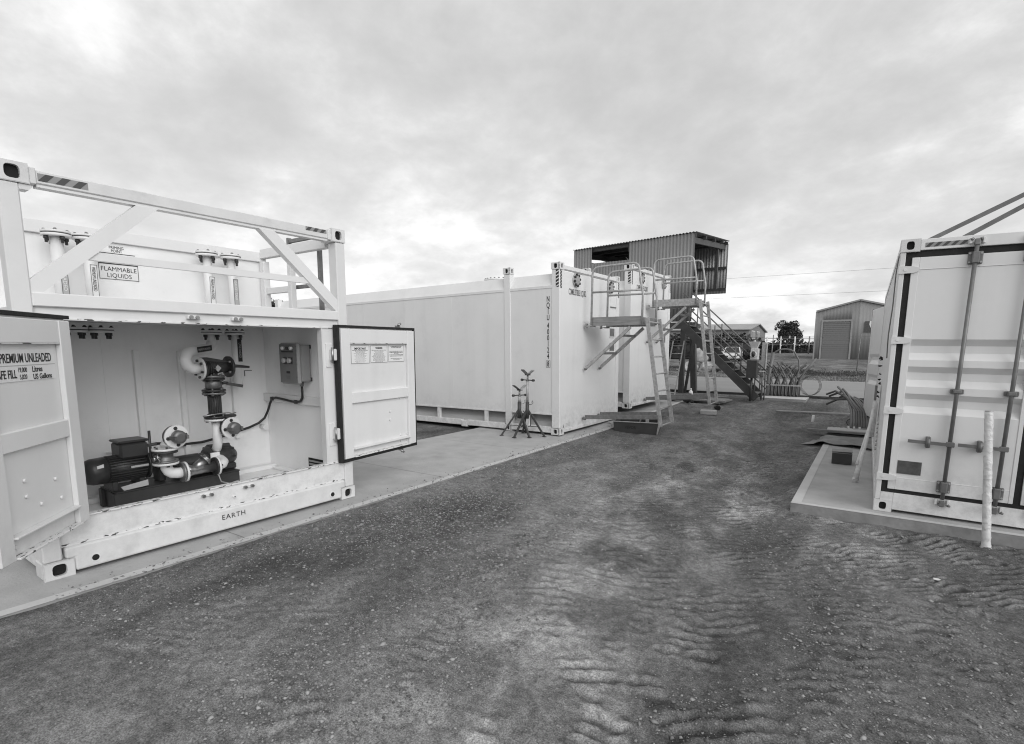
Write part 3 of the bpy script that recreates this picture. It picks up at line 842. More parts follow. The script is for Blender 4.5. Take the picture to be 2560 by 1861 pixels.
# left door: hinge at x=0, free edge at x=-1
ld = door_leaf((0.235, -0.036, 0), math.radians(47.9), -0.86, -0.002, 0.36, 1.675, 'R')
sg = B(-0.735, -0.16, -0.004, -0.0006, 1.315, 1.488).build('sign_panel', 'decal_white', ld)
B(-0.735, -0.16, -0.005, -0.0041, 1.399, 1.4035).build('sign_rule', 'decal_grey', ld)
text('sign_lettering', 'PREMIUM UNLEADED', 0.071, 'ink', ld, (-0.190, -0.0052, 1.418), sx=0.655, bold=0.0008, align='RIGHT')
text('sign_lettering', 'SAFE FILL', 0.064, 'ink', ld, (-0.512, -0.0052, 1.334), sx=0.66, bold=0.0008, align='RIGHT')
text('sign_lettering', '19,000', 0.038, 'ink', ld, (-0.50, -0.0052, 1.364), sx=0.75)
text('sign_lettering', '5,020', 0.038, 'ink', ld, (-0.49, -0.0052, 1.325), sx=0.75)
text('sign_lettering', 'Litres', 0.045, 'ink', ld, (-0.378, -0.0052, 1.362), sx=0.9, bold=0.0006)
text('sign_lettering', 'US Gallons', 0.043, 'ink', ld, (-0.375, -0.0052, 1.320), sx=0.9, bold=0.0006)
bolts(ld, [(-0.555, 0.767), (-0.553, 0.676), (-0.433, 0.60), (-0.281, 0.711), (-0.241, 0.584), (-0.72, 0.80), (-0.69, 0.43)])
# right door: hinge at x=0, free edge to the right
rd = door_leaf((2.275, -0.02, 0), math.radians(6.05), 0.03, 1.125, 0.395, 1.685, 'L')
for k, (a, b_, t, z0, body) in enumerate(((0.186, 0.434, 'IMPORTANT', 1.335, None), (0.452, 0.700, 'WARNING', 1.338, None), (0.716, 0.968, '', 1.340, None))):
    n = B(a, b_, -0.004, -0.0006, z0, 1.512).build('notice', 'decal_white', rd)
    fr = MB()
    for q in ((a, b_, 1.509, 1.512), (a, b_, z0, z0 + 0.003), (a, a + 0.003, z0, 1.512), (b_ - 0.003, b_, z0, 1.512)):
        fr.box(q[0], q[1], -0.005, -0.0042, q[2], q[3])
    fr.build('notice_border', 'ink_grey', n)
    cx = (a + b_) / 2
    ln = MB()
    if t:
        text('notice_heading', t, 0.030 if k == 0 else 0.022, 'ink', n, (cx, -0.0052, 1.472 if k == 0 else 1.480), sx=0.95, align='CENTER', bold=0.0004 if k == 0 else 0.001)
        z = 1.462
        rows = [(0.43, 0.006)] + [(random.uniform(0.22, 0.43), 0.0035) for _ in range(11)]
    else:
        z = 1.500
        rows = [(0.34, 0.006), (0.30, 0.006), (0, 0.006), (0, .004), (0.42, 0.006), (0.42, 0.006), (0.14, 0.005), (0.43, 0.006), (0.41, 0.006), (0, .004), (0.36, 0.004), (0.2, 0.004)]
    for wd, th in rows:
        if wd:
            x = cx - wd * (b_ - a)
            xe = cx + wd * (b_ - a)
            while x < xe:
                wlen = random.uniform(0.008, 0.024)
                ln.quad((x, -0.0045, z), (min(x + wlen, xe), -0.0045, z), (min(x + wlen, xe), -0.0045, z + th), (x, -0.0045, z + th))
                x += wlen + 0.004
        z -= 0.0105 if t else 0.0128
    ln.build('notice_text', 'ink_grey' if k < 2 else 'ink', n, kind='stuff')
bolts(rd, [(0.716, 0.807), (0.713, 0.716), (0.89, 1.56), (0.98, 1.56), (0.89, 1.63), (0.98, 1.63), (0.88, 0.94), (0.98, 0.94), (0.88, 0.46), (0.98, 0.46), (0.88, 0.53), (0.98, 0.53)])
for z, sgn in ((1.707, 1), (0.373, -1)):
    mb = MB(); mb.box(0.86, 0.91, -0.012, 0.02, z, z + sgn * 0.02); mb.cyl((0.87, -0.015, z + sgn * 0.02), (0.905, -0.02, z + sgn * 0.042), 0.012); mb.cyl((0.90, 0.0, z + sgn * 0.022), (0.90, 0.0, z + sgn * 0.045), 0.010)
    mb.build('door_catch', 'steel', rd)

# pipes that belong to the tank wall (labelled risers with bolted flanges)
def flange(mb, c, ax, r, th, n=18):
    c, ax = Vector(c), Vector(ax).normalized()
    mb.cyl(tuple(c - ax * th / 2), tuple(c + ax * th / 2), r, r, n)
def ring_bolts(parent, c, ax, r, n, length, br=0.009, m='black_iron', off=0.0, ph=0.4):
    c, ax = Vector(c), Vector(ax).normalized(); u = ax.orthogonal().normalized(); v = ax.cross(u)
    mb = MB()
    for i in range(n):
        a = 2 * math.pi * i / n + ph
        p = c + (u * math.cos(a) + v * math.sin(a)) * r
        mb.cyl(tuple(p + ax * off), tuple(p + ax * (off + length)), br, br, 6)
        mb.cyl(tuple(p + ax * off), tuple(p + ax * (off + length * 0.45)), br * 1.6, br * 1.6, 6)
    mb.build('flange_bolts', m, parent, kind='stuff')
def label_strip(parent, x, y, z0, z1, wd, txt, dark=False, flip=False):
    b_ = B(x - wd / 2, x + wd / 2, y - 0.003, y, z0, z1).build('pipe_label', 'decal_grey' if dark else 'decal_white', parent)
    fr = MB()
    for q in ((x - wd / 2, x + wd / 2, z1 - 0.004, z1), (x - wd / 2, x + wd / 2, z0, z0 + 0.004), (x - wd / 2, x - wd / 2 + 0.003, z0, z1), (x + wd / 2 - 0.003, x + wd / 2, z0, z1)):
        fr.box(q[0], q[1], y - 0.0045, y - 0.0032, q[2], q[3])
    fr.build('label_border', 'ink', b_)
    text('label_lettering', txt, wd * 0.75, 'ink' if not dark else 'decal_white', b_, (x - wd * 0.27, y - 0.0045, z1 - 0.02), rot=(math.pi / 2, math.pi / 2, 0), sx=(z1 - z0 - 0.04) / (len(txt) * wd * 0.53))
for i, (x, r, lab, dk) in enumerate(((0.565, 0.044, 'UNLEADED', True), (0.765, 0.038, 'PREMIUM UNLEADED', False), (1.715, 0.038, 'PREMIUM UNLEADED', False), (1.945, 0.036, 'GAUGE / TANK', True))):
    ru = T([(x, 1.15, 1.751), (x, 1.15, 2.36)], r, 18).build('riser_pipe', 'pipe_white', c1)
    mb = MB(); flange(mb, (x, 1.15, 2.372), (0, 0, 1), 0.096, 0.02); mb.build('flange', 'pipe_white', ru)
    mb = MB(); flange(mb, (x, 1.15, 2.386), (0, 0, 1), 0.094, 0.006); mb.build('gasket', 'black_iron', ru)
    mb = MB(); flange(mb, (x, 1.15, 2.398), (0, 0, 1), 0.096, 0.016); mb.build('flange', 'pipe_white', ru)
    ring_bolts(ru, (x, 1.15, 2.36), (0, 0, -1), 0.072, 4, 0.05, 0.011, ph=0.5)
    ring_bolts(ru, (x, 1.15, 2.407), (0, 0, 1), 0.072, 4, 0.014, 0.009, m='dull_steel', ph=0.5)
    label_strip(ru, x + 0.014, 1.15 - r - 0.001, 1.90, 2.17, 0.046, lab, dk)

# ------------------------------------------------------------------ pump set inside the cabinet
pm = sub_thing(c1, 'pump_set', 'black electric motor and pump on a dark steel skid inside the open cabinet', 'pump', (1.15, 0.9, 0.15))
sk = MB()
sk.box(0.645, 1.675, 0.74, 0.80, 0.155, 0.31, c=0.004)
sk.box(0.645, 1.675, 1.02, 1.08, 0.155, 0.31, c=0.004)
sk.build('skid_beam', 'skid_paint', pm)
B(0.66, 1.68, 0.735, 1.085, 0.311, 0.322, c=0.002).build('skid_plate', 'skid_paint', pm)
for x in (0.70, 1.62):
    B(x - 0.03, x + 0.03, 0.8005, 1.0195, 0.16, 0.30).build('skid_cross_member', 'skid_paint', pm)
    for y in (0.72, 1.10):
        T([(x, y, 0.152), (x, y, 0.19)], 0.018, 8).build('anchor_bolt', 'steel', pm)
AX = 0.49   # shaft height
mo = T([(0.635, 0.9, AX), (0.95, 0.9, AX)], 0.098, 26).build('motor', 'black_iron', pm)
fb = MB()
for i in range(30):
    a = 2 * math.pi * i / 30
    c, s_ = math.cos(a), math.sin(a)
    fb.bar((0.66, 0.9 + c * 0.104, AX + s_ * 0.104), (0.92, 0.9 + c * 0.104, AX + s_ * 0.104), 0.006, 0.022, up=(0, c, s_))
fb.build('cooling_fins', 'black_iron', mo, kind='stuff')
T([(0.505, 0.9, AX), (0.52, 0.9, AX), (0.555, 0.9, AX), (0.648, 0.9, AX)], [0.066, 0.095, 0.108, 0.112], 28).build('fan_cowl', 'black_paint', mo)
gb = MB()
for r in (0.02, 0.036, 0.052): gb.tube([(0.503, 0.9 + r * math.cos(a), AX + r * math.sin(a)) for a in np.linspace(0, 2 * math.pi, 24, endpoint=False)], 0.0025, 5, closed=True)
for a in np.linspace(0, math.pi, 6, endpoint=False): gb.bar((0.502, 0.9 + 0.06 * math.cos(a), AX + 0.06 * math.sin(a)), (0.502, 0.9 - 0.06 * math.cos(a), AX - 0.06 * math.sin(a)), 0.004, 0.003, up=(1, 0, 0))
gb.build('fan_guard', 'black_iron', mo)
MB().prism([(0.57, 0.55), (0.615, 0.56), (0.615, 0.52), (0.57, 0.51)], 'xz', 0.806, 0.7985).build('motor_sticker', 'decal_white', mo)
B(0.80, 0.93, 0.787, 0.795, 0.495, 0.512).build('name_plate', 'decal_grey', mo)
T([(0.94, 0.9, AX), (0.955, 0.9, AX), (0.99, 0.9, AX)], [0.122, 0.122, 0.07], 26).build('motor_flange', 'black_iron', mo)
B(0.735, 0.945, 0.80, 1.0, 0.572, 0.705, c=0.018).build('terminal_box', 'black_paint', mo)
B(0.728, 0.952, 0.793, 1.007, 0.7055, 0.726, c=0.008).build('terminal_lid', 'black_paint', mo)
T([(0.93, 0.86, 0.655), (1.03, 0.86, 0.66)], 0.014, 8).build('cable_gland', 'dull_steel', mo)
T([(0.955, 0.80, 0.50), (0.958, 0.80, 0.79)], 0.011, 8).build('lever', 'black_paint', pm)
for x in (0.68, 0.88):
    B(x - 0.02, x + 0.02, 0.80, 1.0, 0.323, 0.395, c=0.004).build('motor_foot', 'black_iron', mo)
# sheet hung under the motor
MB().prism([(0.70, 0.36), (0.90, 0.385), (0.90, 0.335), (0.72, 0.325)], 'xz', 0.75, 0.747).build('data_sheet', 'decal_grey', pm)
cg = MB(); pts = []
for i in range(13):
    a = math.pi * i / 12
    pts.append((0.9 + 0.085 * math.cos(a), 0.43 + 0.085 * math.sin(a)))
poly = [(0.985, 0.325)] + pts + [(0.815, 0.325)]
MB().prism(poly, 'yz', 1.18, 1.38).build('coupling_guard', 'skid_paint', pm)
T([(0.99, 0.9, AX), (1.18, 0.9, AX)], 0.03, 12).build('shaft', 'dull_steel', pm)
B(1.02, 1.07, 0.83, 0.97, 0.323, 0.56, c=0.01).build('bearing_bracket', 'black_iron', pm)
B(1.40, 1.46, 0.82, 0.98, 0.323, 0.50, c=0.02).build('bearing_bracket', 'black_iron', pm)
T([(1.46, 0.95, 0.44), (1.50, 0.95, 0.44), (1.56, 0.95, 0.44), (1.68, 0.95, 0.44), (1.74, 0.95, 0.43)], [0.09, 0.125, 0.13, 0.115, 0.06], 18).build('pump_casing', 'black_iron', pm)
pb = MB()
for i in range(8):
    a = 2 * math.pi * i / 8
    pb.cyl((1.49, 0.95 + 0.115 * math.cos(a), 0.44 + 0.115 * math.sin(a)), (1.70, 0.95 + 0.105 * math.cos(a), 0.44 + 0.105 * math.sin(a)), 0.018, 0.016, 8)
pb.build('casing_lugs', 'black_iron', pm, kind='stuff')
B(1.50, 1.70, 0.83, 1.07, 0.323, 0.38, c=0.01).build('pump_foot', 'black_iron', pm)
OFF = None

# ------------------------------------------------------------------ suction and delivery pipework
pw = sub_thing(c1, 'pipework', 'white flanged pipework with dark valves and capped couplings rising above the pump', 'pipework', (1.5, 0.8, 0.45))
def fl(c, ax, r, m='pipe_white', th=0.018, nb=4, bl=0.03):
    mb = MB(); flange(mb, c, ax, r, th, 22); o = mb.build('flange', m, pw)
    if nb: ring_bolts(o, Vector(c) - Vector(ax).normalized() * (th / 2 + bl * 0.5), ax, r * 0.76, nb, th + bl, 0.008, m='black_iron', ph=0.6)
    return o
# roof flanges
for x in (0.60, 0.785, 1.68, 1.91):
    mb = MB(); flange(mb, (x, 1.1, 1.625), (0, 0, 1), 0.094, 0.018); o = mb.build('flange', 'pipe_white', pw)
    mb = MB(); flange(mb, (x, 1.1, 1.638), (0, 0, 1), 0.09, 0.006); mb.build('gasket', 'black_iron', pw)
    mb = MB(); flange(mb, (x, 1.1, 1.650), (0, 0, 1), 0.094, 0.016); mb.build('flange', 'pipe_white', pw)
    ring_bolts(o, (x, 1.1, 1.615), (0, 0, -1), 0.07, 4, 0.05, 0.011, ph=0.5)
    ring_bolts(o, (x, 1.1, 1.659), (0, 0, 1), 0.07, 4, 0.016, 0.01, ph=0.5)
T([(1.91, 1.1, 1.1), (1.91, 1.1, 1.616)], 0.042, 16).build('riser_pipe', 'pipe_white', pw)
lb = B(1.905, 1.945, 1.05, 1.0555, 1.35, 1.575).build('pipe_label', 'ink', pw)
text('label_lettering', 'UNLEADED', 0.03, 'decal_grey', lb, (1.915, 1.049, 1.54), rot=(math.pi / 2, math.pi / 2, 0), sx=1.0)
T([(1.68, 1.1, 1.616), (1.68, 1.1, 1.55), (1.665, 1.085, 1.51), (1.62, 1.05, 1.485), (1.42, 0.89, 1.465), (1.35, 0.83, 1.455), (1.305, 0.80, 1.43), (1.285, 0.79, 1.385), (1.30, 0.79, 1.335), (1.345, 0.79, 1.305), (1.40, 0.79, 1.30)], 0.048, 18).build('bend_pipe', 'pipe_white', pw)
lb = MB().bar((1.410, 0.810, 1.472), (1.610, 0.970, 1.490), 0.006, 0.05).build('pipe_label', 'ink', pw)
text('label_lettering', 'PREMIUM UNLEADED', 0.027, 'decal_grey', lb, (1.417, 0.810, 1.462), rot=(math.pi / 2, -0.07, math.radians(38.7)), sx=0.85)
fl((1.41, 0.79, 1.30), (1, 0, 0), 0.10, nb=6)
vb = T([(1.425, 0.79, 1.30), (1.44, 0.79, 1.30), (1.445, 0.79, 1.302), (1.50, 0.79, 1.31), (1.60, 0.79, 1.315), (1.66, 0.79, 1.315)], [0.095, 0.095, 0.07, 0.066, 0.052, 0.05], 20).build('valve_body', 'black_iron', pw)
MB().prism([(1.42, 1.40), (1.46, 1.405), (1.62, 1.375), (1.66, 1.36), (1.60, 1.33), (1.44, 1.35)], 'xz', 0.76, 0.82).build('valve_rib', 'black_iron', vb)
mb = MB(); flange(mb, (1.665, 0.79, 1.312), (1, 0.05, 0), 0.10, 0.02); mb.build('valve_flange', 'black_iron', vb)
mb = MB()
for a in (0.7, 2.4, 3.9, 5.5): mb.cyl((1.64, 0.79 + 0.07 * math.cos(a), 1.312 + 0.07 * math.sin(a)), (1.69, 0.79 + 0.07 * math.cos(a), 1.312 + 0.07 * math.sin(a)), 0.012, 0.012, 8)
mb.build('valve_bolts', 'dull_steel', vb, kind='stuff')
T([(1.675, 0.79, 1.318), (1.72, 0.77, 1.318), (1.84, 0.74, 1.305)], [0.022, 0.016, 0.011], 8).build('valve_lever', 'black_paint', vb)
MB().prism([(1.535, 1.335), (1.565, 1.305), (1.535, 1.27), (1.505, 1.302)], 'xz', 0.722, 0.728).build('valve_tag', 'decal_grey', vb)
for k in range(5):
    mb = MB(); flange(mb, (1.455 + k * 0.02, 0.79, 1.303), (1, 0, 0), 0.076 - 0.002 * k, 0.007); mb.build('valve_ridge', 'black_iron', vb)
T([(1.515, 0.79, 1.235), (1.515, 0.79, 1.275)], 0.042, 14).build('valve_neck', 'dull_steel', pw)
for z, m, r in ((1.228, 'dull_steel', 0.10), (1.205, 'black_iron', 0.10), (1.098, 'black_iron', 0.10), (1.072, 'dull_steel', 0.10), (0.852, 'black_iron', 0.10), (0.826, 'pipe_white', 0.10)):
    mb = MB(); flange(mb, (1.515, 0.79, z), (0, 0, 1), r, 0.018); o = mb.build('flange', m, pw)
    ring_bolts(o, (1.515, 0.79, z - 0.022), (0, 0, 1), 0.078, 6, 0.045, 0.008, m='dull_steel', ph=0.2)
T([(1.515, 0.79, 1.107), (1.515, 0.79, 1.125), (1.515, 0.79, 1.18), (1.515, 0.79, 1.196)], [0.05, 0.07, 0.07, 0.055], 18).build('ball_valve', 'dull_steel', pw)
T([(1.58, 0.77, 1.16), (1.60, 0.76, 1.165), (1.63, 0.75, 1.16)], 0.014, 8).build('valve_stem', 'black_iron', pw)
MB().bar((1.62, 0.75, 1.157), (1.75, 0.72, 1.128), 0.03, 0.028).build('valve_lever', 'black_paint', pw)
mb = MB(); mb.cyl((1.515, 0.79, 0.862), (1.515, 0.79, 1.062), 0.052, 0.052, 20)
for k in range(18):
    a = 2 * math.pi * k / 18; mb.cyl((1.515 + 0.052 * math.cos(a), 0.79 + 0.052 * math.sin(a), 0.885), (1.515 + 0.052 * math.cos(a), 0.79 + 0.052 * math.sin(a), 1.04), 0.006, 0.006, 5)
mb.cyl((1.515, 0.79, 0.864), (1.515, 0.79, 0.885), 0.06, 0.06, 18); mb.cyl((1.515, 0.79, 1.04), (1.515, 0.79, 1.06), 0.06, 0.06, 18)
mb.build('flexible_bellows', 'black_iron', pw)
T([(1.36, 0.70, 0.878), (1.46, 0.70, 0.885), (1.585, 0.69, 0.892), (1.62, 0.69, 0.878), (1.655, 0.69, 0.885)], 0.006, 6).build('wire_handle', 'steel', pw)
B(1.56, 1.66, 0.69, 0.78, 0.845, 0.868, c=0.006).build('handle_bracket', 'black_iron', pw)
T([(1.515, 0.79, 0.818), (1.515, 0.79, 0.60), (1.525, 0.83, 0.555), (1.535, 0.87, 0.53)], 0.040, 18).build('down_pipe', 'pipe_white', pw)
def camlock(p, ax, q):
    p, ax = Vector(p), Vector(ax).normalized()
    T([tuple(p), tuple(p + ax * 0.10)], [0.055, 0.055], 18).build('outlet_neck', 'pipe_white' if q else 'dull_steel', pw)
    mb = MB(); flange(mb, tuple(p + ax * 0.085), ax, 0.092, 0.026); mb.build('outlet_flange', 'dull_steel' if q else 'black_iron', pw)
    mb = MB(); flange(mb, tuple(p + ax * 0.112), ax, 0.098, 0.02); o = mb.build('outlet_flange', 'pipe_white', pw)
    ring_bolts(o, p + ax * 0.122, ax, 0.073, 4, 0.014, 0.010, m='black_iron', ph=0.9)
    c = T([tuple(p + ax * 0.122), tuple(p + ax * 0.135), tuple(p + ax * 0.16), tuple(p + ax * 0.185), tuple(p + ax * 0.19)], [0.05, 0.058, 0.058, 0.052, 0.03], 18).build('dust_cap', 'dull_steel', pw)
    u = ax.cross(Vector((0, 0, 1))).normalized()
    for sgn in (-1, 1):
        MB().bar(tuple(p + ax * 0.14 + u * sgn * 0.062), tuple(p + ax * 0.20 + u * sgn * 0.050), 0.018, 0.03).build('cam_arm', 'dull_steel', c)
camlock((1.575, 0.785, 0.757), (0.16, -0.98, -0.07), False)
camlock((1.07, 0.705, 0.748), (0.10, -0.99, -0.04), True)
# second inlet stack, strainer and elbows down to the pump
T([(1.075, 0.70, 0.748), (1.06, 0.70, 0.69), (1.03, 0.69, 0.648)], 0.046, 16).build('elbow', 'pipe_white', pw)
fl((1.02, 0.68, 0.635), (0, 0, 1), 0.098, nb=6)
mb = MB(); flange(mb, (1.02, 0.68, 0.612), (0, 0, 1), 0.096, 0.018); mb.build('flange', 'black_iron', pw)
T([(1.02, 0.68, 0.605), (1.02, 0.68, 0.59), (1.02, 0.68, 0.55), (1.02, 0.68, 0.535)], [0.085, 0.06, 0.06, 0.085], 18).build('sight_valve', 'dull_steel', pw)
mb = MB(); mb.cyl((0.93, 0.64, 0.575), (0.97, 0.66, 0.575), 0.022, 0.022, 10); mb.tube([(0.94, 0.62, 0.61), (0.93, 0.61, 0.58), (0.95, 0.61, 0.55), (0.935, 0.61, 0.53)], 0.006, 6); mb.cyl((0.905, 0.63, 0.57), (0.93, 0.635, 0.57), 0.016, 0.016, 8)
mb.build('spring_clip', 'steel', pw)
mb = MB(); flange(mb, (1.02, 0.68, 0.530), (0, 0, 1), 0.096, 0.016); mb.build('flange', 'dull_steel', pw)
fl((1.02, 0.68, 0.512), (0, 0, 1), 0.098, nb=6)
T([(1.02, 0.68, 0.503), (1.022, 0.68, 0.47), (1.035, 0.68, 0.44), (1.06, 0.675, 0.42), (1.10, 0.67, 0.412), (1.155, 0.665, 0.412)], 0.046, 16).build('elbow', 'pipe_white', pw)
mb = MB(); flange(mb, (1.135, 0.665, 0.412), (1, 0, 0), 0.085, 0.016); mb.build('flange', 'dull_steel', pw)
fl((1.16, 0.665, 0.413), (1, -0.05, 0), 0.088, nb=4)
T([(1.17, 0.665, 0.413), (1.20, 0.665, 0.413), (1.22, 0.665, 0.413), (1.42, 0.665, 0.415)], [0.06, 0.05, 0.045, 0.045], 18).build('strainer', 'steel', pw)
T([(1.235, 0.665, 0.42), (1.325, 0.655, 0.485)], 0.042, 18).build('strainer_branch', 'steel', pw)
mb = MB(); flange(mb, (1.33, 0.655, 0.489), (0.8, -0.09, 0.6), 0.056, 0.016); mb.cyl((1.335, 0.655, 0.493), (1.352, 0.652, 0.506), 0.045, 0.04, 16); mb.build('strainer_cap', 'steel', pw)
mb = MB(); flange(mb, (1.415, 0.665, 0.415), (1, 0, 0), 0.082, 0.014); mb.build('flange', 'black_iron', pw)
fl((1.435, 0.665, 0.415), (1, -0.05, 0), 0.084, nb=4)
T([(1.44, 0.665, 0.415), (1.49, 0.68, 0.42), (1.52, 0.72, 0.43), (1.535, 0.80, 0.44), (1.54, 0.86, 0.44)], 0.044, 16).build('elbow', 'pipe_white', pw)
B(1.455, 1.54, 0.812, 0.83, 0.43, 0.51, c=0.004).build('elbow_plate', 'pipe_white', pw)
T([(1.42, 0.62, 0.34), (1.44, 0.62, 0.27), (1.52, 0.63, 0.235), (1.62, 0.66, 0.24)], 0.005, 5).build('bond_wire', 'galvanised', pw)
OFF = None

# ------------------------------------------------------------------ control box with its cable
cb_ = sub_thing(c1, 'control_box', 'grey flameproof control box with buttons on the inner right wall of the cabinet', 'control box', (2.3, 0.6, 1.12))
B(2.2150, 2.325, 0.46, 0.74, 1.15, 1.52, c=0.012).build('box_body', 'box_grey', cb_)
ld_ = B(2.1700, 2.2145, 0.44, 0.76, 1.125, 1.54, c=0.018).build('box_lid', 'box_grey', cb_)
B(2.1610, 2.1695, 0.455, 0.745, 1.14, 1.525, c=0.006).build('lid_panel', 'box_lid', ld_)
mb = MB()
for k in range(9):
    z = 1.16 + k * 0.043
    mb.cyl((2.1570, 0.452, z), (2.1605, 0.452, z), 0.009, 0.009, 8)
mb.build('lid_bolts', 'dull_steel', ld_, kind='stuff')
for y in (0.52, 0.58, 0.66):
    T([(2.1350, y, 1.485), (2.1605, y, 1.485)], 0.016, 12).build('indicator_lamp', 'pipe_white' if y != 0.58 else 'black_paint', ld_)
B(2.1570, 2.1605, 0.50, 0.70, 1.445, 1.455).build('lamp_label', 'ink', ld_)
for y in (0.55, 0.64):
    k = B(2.1550, 2.1605, y - 0.033, y + 0.033, 1.33, 1.395).build('button_plate', 'black_paint', ld_)
    T([(2.1300, y, 1.362), (2.1545, y, 1.362)], 0.024, 14).build('push_button', 'decal_grey', k)
B(2.1590, 2.1607, 0.57, 0.63, 1.235, 1.258).build('rating_plate', 'ink', ld_)
B(2.1590, 2.1607, 0.565, 0.635, 1.175, 1.215).build('rating_plate', 'ink_grey', ld_)
for z in (1.17, 1.50):
    B(2.3255, 2.3405, 0.465, 0.735, z - 0.02, z + 0.02, c=0.004).build('mount_rail', 'black_iron', cb_)
T([(2.27, 0.55, 1.10), (2.27, 0.55, 1.1495)], 0.02, 12).build('cable_gland', 'dull_steel', cb_)
T([(2.27, 0.55, 1.105), (2.272, 0.55, 1.04), (2.276, 0.56, 0.985), (2.28, 0.60, 0.945), (2.285, 0.68, 0.928), (2.288, 0.78, 0.932), (2.288, 0.92, 0.945), (2.288, 1.06, 0.955), (2.288, 1.14, 0.94), (2.285, 1.18, 0.88), (2.28, 1.22, 0.80), (2.26, 1.26, 0.72), (2.20, 1.28, 0.67), (2.10, 1.285, 0.635), (1.93, 1.285, 0.60), (1.75, 1.285, 0.565), (1.60, 1.285, 0.545), (1.42, 1.285, 0.55), (1.30, 1.2, 0.57), (1.15, 1.0, 0.63), (1.03, 0.87, 0.66)], 0.0125, 10).build('cable', 'cable', cb_)
for p in ((2.288, 1.14, 0.94), (2.288, 0.70, 0.93), (1.43, 1.285, 0.55)):
    B(p[0] - 0.016, p[0] + 0.016, p[1] - 0.016, p[1] + 0.016, p[2] - 0.02, p[2] + 0.02, c=0.004).build('cable_clip', 'black_paint', cb_)
OFF = None

